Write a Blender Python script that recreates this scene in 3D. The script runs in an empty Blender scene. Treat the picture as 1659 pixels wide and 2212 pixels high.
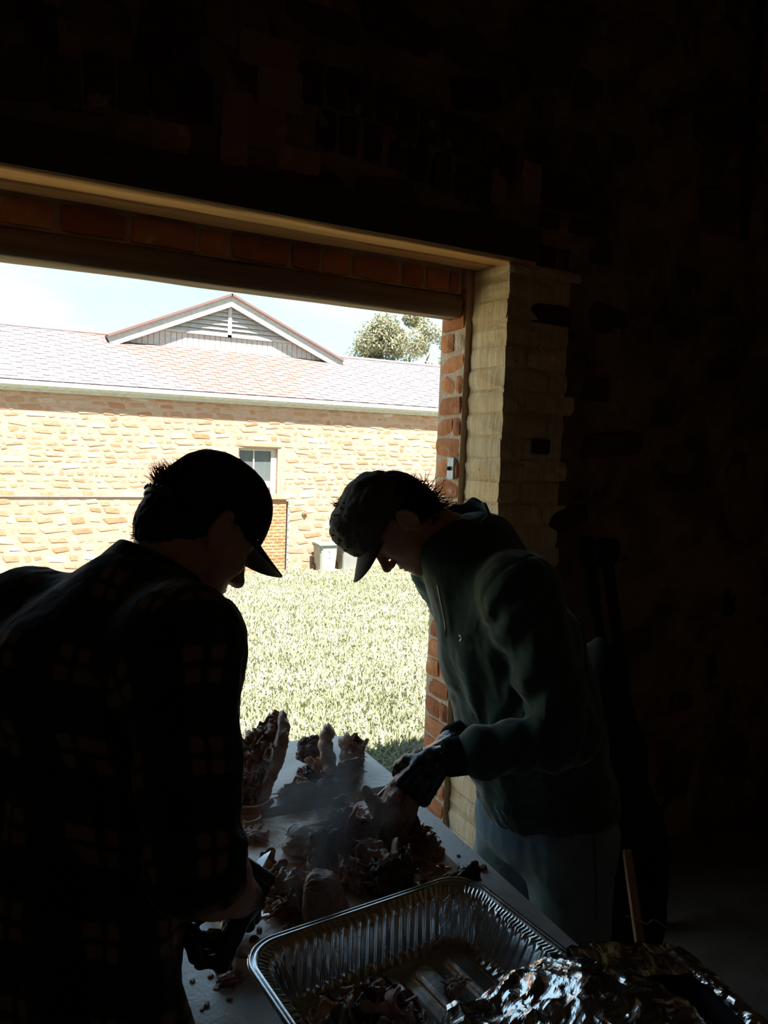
import bpy, bmesh, math, random
import numpy as np
from mathutils import Vector, Matrix, Euler

random.seed(7)
RNG = np.random.default_rng(11)
SC = bpy.context.scene
COL = SC.collection
PI = math.pi

# ------------------------------------------------------------------ camera
# world: X runs to the right along the barn wall, Y out of the opening, Z up; camera stands over (0,0)
F_PX, CX, CY, CAMZ = 1670.0, 829.5, 1106.0, 1.70
_v1 = np.array([3950 - CX, -(1085 - CY), -F_PX]); _v2 = np.array([-64 - CX, -(930 - CY), -F_PX])
_x = _v1 / np.linalg.norm(_v1)
_y = _v2 - _x * np.dot(_v2, _x); _y /= np.linalg.norm(_y)
CAMR = np.array([_x, _y, np.cross(_x, _y)])
cam_data = bpy.data.cameras.new('camera')
cam_data.sensor_fit = 'VERTICAL'; cam_data.sensor_height = 24.0
cam_data.lens = 24.0 * F_PX / 2212.0
cam_data.clip_start = 0.02; cam_data.clip_end = 300
cam = bpy.data.objects.new('camera', cam_data); COL.objects.link(cam)
_m = Matrix([list(CAMR[0]) + [0], list(CAMR[1]) + [0], list(CAMR[2]) + [CAMZ], [0, 0, 0, 1]])
cam.matrix_world = _m
SC.camera = cam

# ------------------------------------------------------------------ sky, sun, exposure
SC.view_settings.view_transform = 'Standard'; SC.view_settings.look = 'None'
SC.view_settings.gamma = 1.0; SC.view_settings.use_curve_mapping = False
SC.view_settings.exposure = 3.3
W = bpy.data.worlds.new('sky'); SC.world = W; W.use_nodes = True
_n = W.node_tree.nodes; _l = W.node_tree.links; _n.clear()
_out = _n.new('ShaderNodeOutputWorld'); _bg = _n.new('ShaderNodeBackground')
_tc = _n.new('ShaderNodeTexCoord'); _sep = _n.new('ShaderNodeSeparateXYZ'); _l.new(_tc.outputs['Generated'], _sep.inputs[0])
_g = _n.new('ShaderNodeValToRGB')      # clear-day gradient, the same all round
for _e, (_p, _c) in zip([_g.color_ramp.elements[0], _g.color_ramp.elements.new(.25), _g.color_ramp.elements[-1]], ((0, (.60, .80, .90, 1)), (.25, (.38, .62, .80, 1)), (1, (.26, .46, .72, 1)))): _e.position = _p; _e.color = _c
_mp = _n.new('ShaderNodeMapping'); _mp.inputs['Scale'].default_value = (1.5, 1.5, 5)
_cn = _n.new('ShaderNodeTexNoise'); _cn.inputs['Scale'].default_value = 2.2; _cn.inputs['Detail'].default_value = 7
_cr = _n.new('ShaderNodeValToRGB'); _cr.color_ramp.elements[0].position = .50; _cr.color_ramp.elements[1].position = .78
_cr.color_ramp.elements[0].color = (0, 0, 0, 1); _cr.color_ramp.elements[1].color = (.45, .45, .45, 1)
_mx = _n.new('ShaderNodeMix'); _mx.data_type = 'RGBA'; _mx.inputs[7].default_value = (.86, .92, .95, 1)
_l.new(_tc.outputs['Generated'], _mp.inputs['Vector']); _l.new(_mp.outputs['Vector'], _cn.inputs['Vector'])
_l.new(_cn.outputs['Fac'], _cr.inputs['Fac']); _l.new(_cr.outputs['Color'], _mx.inputs[0])
_l.new(_sep.outputs['Z'], _g.inputs['Fac']); _l.new(_g.outputs['Color'], _mx.inputs[6]); _l.new(_mx.outputs[2], _bg.inputs['Color'])
_bg.inputs['Strength'].default_value = 0.19
_l.new(_bg.outputs['Background'], _out.inputs['Surface'])
sun_data = bpy.data.lights.new('sun_offscreen', 'SUN'); sun_data.energy = 3.5; sun_data.angle = math.radians(0.6); sun_data.color = (1, .95, .88)
sun = bpy.data.objects.new('sun_offscreen', sun_data); COL.objects.link(sun)
sun.rotation_euler = Vector((-.04, -.36, .93)).to_track_quat('Z', 'Y').to_euler()
sun.location = (0, -10, 12)

# ------------------------------------------------------------------ helpers: placing
def at(px, py, d):
    """world point seen at photo pixel (px,py) at depth d metres"""
    v = CAMR @ np.array([(px - CX) / F_PX, -(py - CY) / F_PX, -1.0])
    return v * d + np.array([0, 0, CAMZ])
def at_z(px, py, z):
    v = CAMR @ np.array([(px - CX) / F_PX, -(py - CY) / F_PX, -1.0])
    return v * ((z - CAMZ) / v[2]) + np.array([0, 0, CAMZ])
def at_y(px, py, y):
    v = CAMR @ np.array([(px - CX) / F_PX, -(py - CY) / F_PX, -1.0])
    return v * (y / v[1]) + np.array([0, 0, CAMZ])
CR, CU, CW = CAMR[:, 0], CAMR[:, 1], -CAMR[:, 2]      # camera right, up, forward in the world
def nrm(v):
    v = np.asarray(v, float); return v / (np.linalg.norm(v) + 1e-12)

# ------------------------------------------------------------------ helpers: objects
def tag(o, label=None, cat=None, group=None, kind=None):
    if label: o['label'] = label
    if cat: o['category'] = cat
    if group: o['group'] = group
    if kind: o['kind'] = kind
    return o
def thing(name, loc, label, cat, group=None, kind=None):
    o = bpy.data.objects.new(name, None); COL.objects.link(o); o.location = loc
    o.empty_display_size = .05
    return tag(o, label, cat, group, kind)
def mesh_np(name, V, F, smooth=True):
    """F: (n,3)/(n,4) index array or list of arrays"""
    me = bpy.data.meshes.new(name)
    Fs = [np.asarray(f, np.int32) for f in (F if isinstance(F, list) else [F]) if len(f)]
    V = np.asarray(V, np.float32)
    me.vertices.add(len(V)); me.vertices.foreach_set('co', V.ravel())
    tot = np.concatenate([np.full(len(f), f.shape[1], np.int32) for f in Fs])
    idx = np.concatenate([f.ravel() for f in Fs])
    me.loops.add(len(idx)); me.loops.foreach_set('vertex_index', idx)
    me.polygons.add(len(tot))
    st = np.zeros(len(tot), np.int32); st[1:] = np.cumsum(tot)[:-1]
    me.polygons.foreach_set('loop_start', st); me.polygons.foreach_set('loop_total', tot)
    me.polygons.foreach_set('use_smooth', np.full(len(tot), smooth))
    me.update(calc_edges=True); me.validate()
    return me
def attr(me, name, data, kind='FLOAT_VECTOR'):
    a = me.attributes.new(name, kind, 'POINT')
    a.data.foreach_set('vector' if kind == 'FLOAT_VECTOR' else 'value', np.asarray(data, np.float32).ravel())
def obj(name, me, mat, parent=None, loc=None, rot=None, scale=None):
    """me in world coordinates (loc None) or local coordinates"""
    o = bpy.data.objects.new(name, me); COL.objects.link(o)
    if mat is not None and me is not None and len(me.materials) == 0: me.materials.append(mat)
    if loc is not None: o.location = loc
    if rot is not None: o.rotation_euler = rot
    if scale is not None: o.scale = scale
    if parent is not None:
        o.parent = parent
        q = parent; off = Vector((0, 0, 0))
        while q is not None: off += q.location; q = q.parent
        o.location = Vector(o.location) - off      # all parents are unrotated
    return o
def bm_mesh(name, bm, smooth=False):
    me = bpy.data.meshes.new(name); bm.to_mesh(me); bm.free()
    if smooth: me.polygons.foreach_set('use_smooth', [True] * len(me.polygons))
    return me
def box_bm(x0, x1, y0, y1, z0, z1, bev=0.0, seg=1, bm=None):
    b = bmesh.new()
    bmesh.ops.create_cube(b, size=1)
    for v in b.verts:
        v.co = Vector((x0 + (v.co.x + .5) * (x1 - x0), y0 + (v.co.y + .5) * (y1 - y0), z0 + (v.co.z + .5) * (z1 - z0)))
    if bev: bmesh.ops.bevel(b, geom=b.edges[:], offset=bev, segments=seg, affect='EDGES', profile=.6)
    if bm is not None:
        me = bpy.data.meshes.new('t'); b.to_mesh(me); b.free(); bm.from_mesh(me); bpy.data.meshes.remove(me); return bm
    return b
def box(name, x0, x1, y0, y1, z0, z1, mat, parent=None, bev=0.0):
    return obj(name, bm_mesh(name, box_bm(x0, x1, y0, y1, z0, z1, bev)), mat, parent)
def prism(name, pts, y0, y1, mat, parent=None, axis='y', bev=0):
    """polygon (u,z) extruded along y (or x)"""
    bm = bmesh.new()
    mk = (lambda u, w, z: (u, w, z)) if axis == 'y' else (lambda u, w, z: (w, u, z))
    a = [bm.verts.new(mk(u, y0, z)) for u, z in pts]; b = [bm.verts.new(mk(u, y1, z)) for u, z in pts]
    bm.faces.new(a); bm.faces.new(b[::-1])
    n = len(pts)
    for i in range(n): bm.faces.new((a[i], b[i], b[(i + 1) % n], a[(i + 1) % n]))
    bmesh.ops.recalc_face_normals(bm, faces=bm.faces[:])
    if bev: bmesh.ops.bevel(bm, geom=bm.edges[:], offset=bev, segments=1, affect='EDGES')
    return obj(name, bm_mesh(name, bm), mat, parent)

# ------------------------------------------------------------------ helpers: numpy noise
def _h3(i, j, k, s):
    n = (i * 374761393 + j * 668265263 + k * 2147483647 + s * 1274126177) & 0xffffffff
    n = ((n ^ (n >> 13)) * 1274126177) & 0xffffffff
    n = ((n ^ (n >> 16)) * 2246822519) & 0xffffffff
    return ((n ^ (n >> 15)) & 0xffffff) / float(0xffffff)
def vnoise(P, scale=1.0, seed=0):
    """value noise in -1..1"""
    Q = np.asarray(P, np.float64) * scale + 1000.0
    I = np.floor(Q).astype(np.int64); f = Q - I; f = f * f * f * (f * (f * 6 - 15) + 10)
    r = 0
    for a in (0, 1):
        for b in (0, 1):
            for c in (0, 1):
                w = (f[..., 0] if a else 1 - f[..., 0]) * (f[..., 1] if b else 1 - f[..., 1]) * (f[..., 2] if c else 1 - f[..., 2])
                r = r + w * _h3(I[..., 0] + a, I[..., 1] + b, I[..., 2] + c, seed)
    return r * 2 - 1
def fbm(P, scale=1.0, octv=4, seed=0, gain=.5):
    r = 0; a = 1.0; t = 0
    for o in range(octv):
        r = r + a * vnoise(P, scale * 2 ** o, seed + o * 17); t += a; a *= gain
    return r / t
def ridged(P, scale, octv=3, seed=0):
    r = 0; a = 1.; t = 0
    for o in range(octv):
        r = r + a * (1 - 2 * np.abs(vnoise(P, scale * 2 ** o, seed + o * 31))); t += a; a *= .5
    return r / t

# ------------------------------------------------------------------ helpers: sculpting with distance fields
class Vol:
    def __init__(s, lo, hi, h):
        s.h = h; s.lo = np.array(lo, float)
        n = np.ceil((np.array(hi) - s.lo) / h).astype(int) + 1
        s.n = n; s.d = np.full(n, .2, np.float32)
        s.ax = [s.lo[i] + h * np.arange(n[i]) for i in range(3)]
    def win(s, lo, hi):
        sl = []
        for i in range(3):
            a = max(0, int((lo[i] - s.lo[i]) / s.h) - 1); b = min(s.n[i], int((hi[i] - s.lo[i]) / s.h) + 3)
            if b <= a: return None, None
            sl.append(slice(a, b))
        G = np.stack(np.meshgrid(s.ax[0][sl[0]], s.ax[1][sl[1]], s.ax[2][sl[2]], indexing='ij'), -1).astype(np.float32)
        return tuple(sl), G
    def merge(s, fn, lo, hi, k=.01, sub=False):
        pad = max(3 * s.h, k * 1.2 + 2 * s.h)
        sl, G = s.win(np.array(lo) - pad, np.array(hi) + pad)
        if sl is None: return
        b = fn(G); a = s.d[sl]
        if sub:
            h = np.clip(.5 - .5 * (a + b) / k, 0, 1); s.d[sl] = a * (1 - h) - b * h + k * h * (1 - h)
        else:
            h = np.clip(.5 + .5 * (a - b) / k, 0, 1); s.d[sl] = a * (1 - h) + b * h - k * h * (1 - h)
    def cone(s, a, b, ra, rb, k=.01, sub=False):
        a = np.array(a, float); b = np.array(b, float); r = max(ra, rb); ab = b - a; L2 = ab @ ab + 1e-12
        def fn(G):
            q = G - a.astype(np.float32); t = np.clip(q @ ab.astype(np.float32) / L2, 0, 1)
            return np.linalg.norm(q - t[..., None] * ab.astype(np.float32), axis=-1) - (ra + (rb - ra) * t)
        s.merge(fn, np.minimum(a, b) - r, np.maximum(a, b) + r, k, sub)
    def ell(s, c, r, k=.01, Rm=None, sub=False):
        """ellipsoid, Rm rows = local axes"""
        c = np.array(c, float); r = np.array(r, float); M_ = np.eye(3) if Rm is None else np.array(Rm)
        e = np.sqrt(((M_ * r[:, None]) ** 2).sum(0))
        def fn(G):
            q = (G - c.astype(np.float32)) @ M_.T.astype(np.float32)
            k0 = np.linalg.norm(q / r.astype(np.float32), axis=-1); k1 = np.linalg.norm(q / (r ** 2).astype(np.float32), axis=-1)
            return k0 * (k0 - 1) / (k1 + 1e-6)
        s.merge(fn, c - e, c + e, k, sub)
    def etube(s, a, b, ua, ra, rb, k=.02, sub=False):
        """elliptic cone a->b; ua: direction of the first radius; ra=(w,d) at a, rb=(w,d) at b"""
        a = np.array(a, float); b = np.array(b, float); ab = b - a; L2 = ab @ ab; w = nrm(ab)
        u = np.array(ua, float); u = nrm(u - w * (u @ w)); v = np.cross(w, u)
        ra = np.array(ra); rb = np.array(rb); r = max(ra.max(), rb.max())
        f = lambda x: np.asarray(x, np.float32)
        def fn(G):
            q = G - f(a); t = np.clip(q @ f(ab) / L2, 0, 1); p = q - t[..., None] * f(ab)
            A = ra[0] + (rb[0] - ra[0]) * t; B = ra[1] + (rb[1] - ra[1]) * t
            x = p @ f(u); y = p @ f(v); z = p @ f(w)
            C = np.minimum(A, B) * .6
            k0 = np.sqrt((x / A) ** 2 + (y / B) ** 2 + (z / C) ** 2); k1 = np.sqrt((x / A ** 2) ** 2 + (y / B ** 2) ** 2 + (z / C ** 2) ** 2)
            return (k0 * (k0 - 1) / (k1 + 1e-6)).astype(np.float32)
        s.merge(fn, np.minimum(a, b) - r, np.maximum(a, b) + r, k, sub)
    def cut(s, p, n):
        """keep the side the normal points away from"""
        n = nrm(n)
        G = (s.ax[0][:, None, None] - p[0]) * n[0] + (s.ax[1][None, :, None] - p[1]) * n[1] + (s.ax[2][None, None, :] - p[2]) * n[2]
        s.d = np.maximum(s.d, G.astype(np.float32))
    def clip_end(s, p, n, r):
        """remove what lies past the plane (p, n) within r of p"""
        p = np.array(p, np.float32); n = nrm(n).astype(np.float32)
        s.merge(lambda G: np.maximum(-((G - p) @ n), np.linalg.norm(G - p, axis=-1) - r), p - r, p + r, .004, sub=True)
    def mesh(s):
        d = s.d; n = d.shape; ins = d < 0
        c = np.zeros((n[0] - 1, n[1] - 1, n[2] - 1), np.int8)
        for i in (0, 1):
            for j in (0, 1):
                for k in (0, 1): c += ins[i:n[0] - 1 + i, j:n[1] - 1 + j, k:n[2] - 1 + k]
        act = (c > 0) & (c < 8); ci = np.argwhere(act)
        idm = np.full(act.shape, -1, np.int64); idm[act] = np.arange(len(ci))
        acc = np.zeros((len(ci), 3)); cnt = np.zeros(len(ci))
        for axis in range(3):
            o1, o2 = [x for x in range(3) if x != axis]
            for p in (0, 1):
                for q in (0, 1):
                    a = ci.copy(); a[:, o1] += p; a[:, o2] += q; b = a.copy(); b[:, axis] += 1
                    da = d[a[:, 0], a[:, 1], a[:, 2]]; db = d[b[:, 0], b[:, 1], b[:, 2]]
                    m = (da < 0) != (db < 0); t = np.where(m, da / np.where(m, da - db, 1), 0)
                    pt = a.astype(float); pt[:, axis] += t
                    acc[m] += pt[m]; cnt[m] += 1
        V = acc / cnt[:, None] * s.h + s.lo
        Fs = []
        for axis in range(3):
            o1, o2 = (axis + 1) % 3, (axis + 2) % 3
            sl0 = [slice(None)] * 3; sl1 = [slice(None)] * 3; sl0[axis] = slice(0, -1); sl1[axis] = slice(1, None)
            A = ins[tuple(sl0)]; B = ins[tuple(sl1)]; e = np.argwhere(A != B)
            e = e[(e[:, o1] > 0) & (e[:, o2] > 0) & (e[:, o1] < n[o1] - 1) & (e[:, o2] < n[o2] - 1)]
            if not len(e): continue
            flip = ~A[e[:, 0], e[:, 1], e[:, 2]]
            q = []
            for p1, p2 in ((-1, -1), (0, -1), (0, 0), (-1, 0)):
                w = e.copy(); w[:, o1] += p1; w[:, o2] += p2; q.append(idm[w[:, 0], w[:, 1], w[:, 2]])
            q = np.stack(q, 1); q[flip] = q[flip][:, ::-1]; Fs.append(q)
        return V, np.concatenate(Fs)
def vnormals(V, F):
    N = np.zeros_like(V)
    fn = np.cross(V[F[:, 2]] - V[F[:, 0]], V[F[:, -1]] - V[F[:, 1]])
    for i in range(F.shape[1]): np.add.at(N, F[:, i], fn)
    return N / (np.linalg.norm(N, axis=1, keepdims=True) + 1e-12)
def relax(V, F, it=2, lam=.5):
    for _ in range(it):
        S = np.zeros_like(V); c = np.zeros(len(V))
        m = F.shape[1]
        for i in range(m):
            j = (i + 1) % m
            np.add.at(S, F[:, i], V[F[:, j]]); np.add.at(c, F[:, i], 1)
        V = V + lam * (S / np.maximum(c, 1)[:, None] - V)
    return V
def tube(pts, rad, n=10, cap=True, twist=None, flat=1.0, up=None):
    """V,F of a tube along pts; rad per point; flat squeezes the second axis"""
    pts = np.asarray(pts, float); m = len(pts); rad = np.broadcast_to(np.asarray(rad, float), (m,))
    T = np.gradient(pts, axis=0); T /= np.linalg.norm(T, axis=1, keepdims=True) + 1e-12
    u = np.array(up if up is not None else ([0, 0, 1] if abs(T[0][2]) < .9 else [1, 0, 0]), float)
    V = []; a = np.linspace(0, 2 * PI, n, endpoint=False)
    for i in range(m):
        u = u - T[i] * (u @ T[i]); u = nrm(u); w = np.cross(T[i], u)
        aa = a + (twist[i] if twist is not None else 0)
        V.append(pts[i] + rad[i] * (np.cos(aa)[:, None] * u + flat * np.sin(aa)[:, None] * w))
    V = np.concatenate(V); F = []
    for i in range(m - 1):
        for j in range(n):
            F.append((i * n + j, i * n + (j + 1) % n, (i + 1) * n + (j + 1) % n, (i + 1) * n + j))
    if cap:
        V = np.vstack([V, pts[0], pts[-1]]); c0 = m * n
        for j in range(n):
            F.append((c0, (j + 1) % n, j, j)); F.append((c0 + 1, (m - 1) * n + j, (m - 1) * n + (j + 1) % n, (m - 1) * n + (j + 1) % n))
    F = np.array(F)
    t = F[F[:, 2] == F[:, 3]][:, :3]; q = F[F[:, 2] != F[:, 3]]
    return V, q, t
def tube_obj(name, pts, rad, mat, parent=None, n=10, smooth=True, **k):
    V, q, t = tube(pts, rad, n, **k)
    return obj(name, mesh_np(name, V, [q, t], smooth), mat, parent)
def spline(pts, m):
    """Catmull-Rom through pts"""
    P_ = np.asarray(pts, float); n = len(P_); t = np.linspace(0, n - 1 - 1e-9, m); i = t.astype(int); f = (t - i)[:, None]
    g = lambda k: P_[np.clip(k, 0, n - 1)]
    a, b, c, d = g(i - 1), g(i), g(i + 1), g(i + 2)
    return .5 * (2 * b + (c - a) * f + (2 * a - 5 * b + 4 * c - d) * f ** 2 + (3 * b - a - 3 * c + d) * f ** 3)
def solid(V, F, th):
    """thicken an open sheet (quads) to a closed shell"""
    N = vnormals(V, F); n = len(V)
    E = {}
    for f in F:
        m = len(f)
        for i in range(m):
            a, b = int(f[i]), int(f[(i + 1) % m])
            if (b, a) in E: E.pop((b, a))
            else: E[(a, b)] = 1
    side = np.array([(b, a, a + n, b + n) for a, b in E]) if E else np.zeros((0, 4), int)
    return np.vstack([V, V - N * th]), np.vstack([F, F[:, ::-1] + n] + ([side] if len(side) else []))
UPZ = np.array([0, 0, 1.])
def stretch(axis, along, across):
    """matrix scaling coordinates (noise frequency) along and across an axis"""
    a = nrm(axis); return across * np.eye(3) + (along - across) * np.outer(a, a)
def grid_faces(nu, nv, wrap_u=False):
    i, j = np.meshgrid(np.arange(nu if wrap_u else nu - 1), np.arange(nv - 1), indexing='ij')
    i = i.ravel(); j = j.ravel(); i2 = (i + 1) % nu
    return np.stack([i * nv + j, i2 * nv + j, i2 * nv + j + 1, i * nv + j + 1], 1)

# ------------------------------------------------------------------ helpers: materials
class NT:
    def __init__(s, name):
        s.m = bpy.data.materials.new(name); s.m.use_nodes = True; s.t = s.m.node_tree
        s.b = s.t.nodes['Principled BSDF']; s.o = s.t.nodes['Material Output']
    def n(s, typ, **k):
        x = s.t.nodes.new('ShaderNode' + typ)
        for a, v in k.items(): setattr(x, a, v)
        return x
    def l(s, a, b): s.t.links.new(a, b)
    def pos(s, scale=(1, 1, 1), attrname=None):
        if attrname: g = s.n('Attribute', attribute_name=attrname).outputs['Vector']
        else: g = s.n('NewGeometry').outputs['Position']
        mp = s.n('Mapping'); mp.inputs['Scale'].default_value = scale; s.l(g, mp.inputs['Vector']); return mp.outputs['Vector']
    def noise(s, vec, scale, detail=4, rough=.55, dist=0):
        x = s.n('TexNoise'); x.inputs['Scale'].default_value = scale; x.inputs['Detail'].default_value = detail
        x.inputs['Roughness'].default_value = rough; x.inputs['Distortion'].default_value = dist
        if vec is not None: s.l(vec, x.inputs['Vector'])
        return x.outputs['Fac']
    def ramp(s, fac, stops):
        r = s.n('ValToRGB'); e = r.color_ramp.elements
        while len(e) < len(stops): e.new(.5)
        for k, (p, c) in zip(e, stops): k.position = p; k.color = (*c, 1) if len(c) == 3 else c
        s.l(fac, r.inputs['Fac']); return r.outputs['Color']
    def mix(s, fac, a, b, mode='MIX'):
        x = s.n('Mix', data_type='RGBA', blend_type=mode)
        for i, v in ((0, fac), (6, a), (7, b)):
            if isinstance(v, (int, float)): x.inputs[i].default_value = v
            elif isinstance(v, tuple): x.inputs[i].default_value = (*v, 1) if len(v) == 3 else v
            else: s.l(v, x.inputs[i])
        return x.outputs[2]
    def math(s, op, a, b=None, c=None):
        x = s.n('Math', operation=op)
        for i, v in enumerate((a, b, c)):
            if v is None: continue
            if isinstance(v, (int, float)): x.inputs[i].default_value = v
            else: s.l(v, x.inputs[i])
        return x.outputs[0]
    def val(s, col, fac, lo, hi):
        """scale a colour's value by fac mapped to lo..hi"""
        h = s.n('HueSaturation'); mr = s.n('MapRange'); mr.inputs[3].default_value = lo; mr.inputs[4].default_value = hi
        s.l(fac, mr.inputs[0]); s.l(mr.outputs[0], h.inputs['Value']); s.l(col, h.inputs['Color']); return h.outputs['Color']
    def rnd(s): return s.n('ObjectInfo').outputs['Random']
    def island(s): return s.n('NewGeometry').outputs['Random Per Island']
    def bump(s, h, strength=.5, dist=.01, prev=None):
        x = s.n('Bump'); x.inputs['Strength'].default_value = strength; x.inputs['Distance'].default_value = dist
        s.l(h, x.inputs['Height'])
        if prev is not None: s.l(prev, x.inputs['Normal'])
        return x.outputs['Normal']
    def fin(s, col=None, rough=None, normal=None, metal=None, spec=None, **k):
        for nm, v in (('Base Color', col), ('Roughness', rough), ('Normal', normal), ('Metallic', metal), ('Specular IOR Level', spec)):
            if v is None: continue
            if isinstance(v, (int, float)): s.b.inputs[nm].default_value = v
            elif isinstance(v, tuple): s.b.inputs[nm].default_value = (*v, 1)
            else: s.l(v, s.b.inputs[nm])
        for a, v in k.items(): s.b.inputs[a].default_value = v
        return s.m
def simple(name, c1, c2=None, scale=8, rough=.8, bump=.3, bscale=40, bdist=.004, spec=.3, metal=0, rnd=0, stretch=(1, 1, 1), detail=5, sss=0, sheen=0):
    s = NT(name); p = s.pos(stretch)
    f = s.noise(p, scale, detail)
    col = s.ramp(f, [(.32, c1), (.68, c2 if c2 else tuple(x * .8 for x in c1))])
    if rnd: col = s.val(col, s.rnd(), 1 - rnd, 1 + rnd)
    nm = s.bump(s.noise(p, bscale, 5), bump, bdist) if bump else None
    m = s.fin(col, rough, nm, metal, spec)
    if sss: s.b.inputs['Subsurface Weight'].default_value = sss; s.b.inputs['Subsurface Radius'].default_value = (.01, .004, .002); s.b.inputs['Subsurface Scale'].default_value = .5
    if sheen: s.b.inputs['Sheen Weight'].default_value = sheen; s.b.inputs['Sheen Roughness'].default_value = .4
    return m
# ================================================================== materials of the place
def m_limewash():
    s = NT('limewash'); p = s.pos(); pz = s.pos((60, 60, 5))
    streak = s.noise(pz, 1.0, 4)
    base = s.ramp(s.noise(p, 5, 5), [(.3, (.64, .42, .22)), (.55, (.82, .62, .41)), (.75, (.88, .72, .53))])
    col = s.mix(s.ramp(streak, [(.35, (0, 0, 0)), (.7, (.55, .55, .55))]), base, (.50, .30, .13))
    pit = s.ramp(s.noise(p, 38, 3), [(.70, (0, 0, 0)), (.76, (1, 1, 1))])
    col = s.mix(pit, col, (.20, .11, .06))
    col = s.val(col, s.rnd(), .86, 1.08)
    nm = s.bump(streak, .9, .004); nm = s.bump(s.noise(p, 60, 4), .5, .004, nm)
    return s.fin(col, .95, nm, spec=.1)
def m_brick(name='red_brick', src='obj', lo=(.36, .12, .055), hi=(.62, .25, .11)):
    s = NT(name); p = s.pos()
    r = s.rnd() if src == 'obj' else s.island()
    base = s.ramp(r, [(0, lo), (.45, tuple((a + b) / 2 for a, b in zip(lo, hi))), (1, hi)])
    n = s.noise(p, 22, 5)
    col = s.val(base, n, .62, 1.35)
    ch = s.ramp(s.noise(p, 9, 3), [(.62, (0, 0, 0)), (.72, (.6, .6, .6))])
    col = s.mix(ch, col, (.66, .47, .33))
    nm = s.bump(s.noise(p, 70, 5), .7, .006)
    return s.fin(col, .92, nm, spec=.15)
def m_timber(name, c1, c2, along='x', bump=.6, rough=.75):
    s = NT(name); st = (1.2, 26, 26) if along == 'x' else ((26, 1.2, 26) if along == 'y' else (26, 26, 1.2))
    p = s.pos(st); q = s.pos((st[0] * .4, st[1] * .3, st[2] * .3))
    g = s.noise(p, 2.2, 6, .6, .6); k = s.noise(q, 1.5, 3, .5, 1.2)
    col = s.mix(g, c1, c2)
    col = s.val(col, k, .55, 1.4)
    cr = s.ramp(s.noise(p, .9, 2, .4), [(.28, (1, 1, 1)), (.33, (0, 0, 0))])
    col = s.mix(cr, col, tuple(x * .3 for x in c2))
    return s.fin(col, rough, s.bump(g, bump, .006), spec=.25)
def m_stone(name, src, stops, mul=(.75, 1.2), bump=.6):
    s = NT(name); p = s.pos(); r = s.rnd() if src == 'obj' else s.island()
    col = s.ramp(r, stops); col = s.val(col, s.noise(p, 12, 6), *mul)
    return s.fin(col, .93, s.bump(s.noise(p, 25, 6), bump, .012), spec=.12)
M_LIME = m_limewash()
M_BRICK = m_brick()
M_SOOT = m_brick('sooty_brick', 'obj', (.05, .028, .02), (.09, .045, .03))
M_OLDBRICK = m_brick('old_room_brick', 'obj', (.30, .14, .09), (.42, .22, .15))
M_MORTAR = simple('lime_mortar', (.62, .46, .33), (.48, .33, .22), 14, .95, .8, 60, .01)
def m_plaster():
    s = NT('rough_plaster'); p = s.pos()
    a = s.noise(p, 3.2, 7, .62, .6)
    col = s.ramp(a, [(.30, (.06, .032, .02)), (.46, (.19, .10, .054)), (.60, (.36, .21, .115)), (.78, (.29, .175, .105))])
    col = s.val(col, s.noise(p, 26, 5), .55, 1.35)
    nm = s.bump(s.noise(p, 18, 7, .65), .9, .03); nm = s.bump(s.noise(p, 90, 3), .4, .004, nm)
    return s.fin(col, .96, nm, spec=.08)
M_PLASTER = m_plaster()
M_RUBBLE = m_stone('wall_rubble', 'obj', [(0, (.05, .03, .02)), (.5, (.11, .066, .042)), (1, (.20, .115, .07))], (.6, 1.35), .8)
M_BEAM = m_timber('beam_timber', (.90, .48, .19), (.64, .30, .11))
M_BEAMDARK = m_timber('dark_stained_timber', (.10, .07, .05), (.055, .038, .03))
M_BEAMPALE = m_timber('weathered_timber', (.30, .20, .13), (.16, .10, .07))
M_BOUNCEWALL = simple('pale_bounce_wall', (.62, .48, .34), (.44, .31, .20), 2.5, .95, .8, 12, .02)  # assumed pale tone of the unseen walls, picked so daylight bounces
M_FLOOR = simple('earth_floor', (.16, .12, .085), (.10, .07, .05), 6, .9, .6, 30, .01)

# ================================================================== the barn room
YI, YM, YO = 2.41, 2.655, 2.86       # inner face, rebate, outer face of the wall
XJ, XO, FL = 1.79, 1.76, -.08        # inner jamb, outer jamb, floor level
ZS, ZL = 2.415, 2.23                 # soffits of the inner and outer lintel
box('floor', -3.2, 4.2, -4.2, 3.0, FL - .25, FL, M_FLOOR)['kind'] = 'structure'
box('ceiling', -3.0, 3.95, -4.2, YI + .12, 3.86, 3.92, M_BEAMPALE)['kind'] = 'structure'
box('wall_right', 3.62, 3.95, -4.2, 2.9, FL, 4.0, M_BOUNCEWALL)['kind'] = 'structure'
box('wall_left', -3.0, -2.7, -4.2, 2.9, FL, 3.87, M_BOUNCEWALL)['kind'] = 'structure'
box('wall_back', -3.0, 3.9, -4.1, -3.8, FL, 3.87, M_BOUNCEWALL)['kind'] = 'structure'

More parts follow.
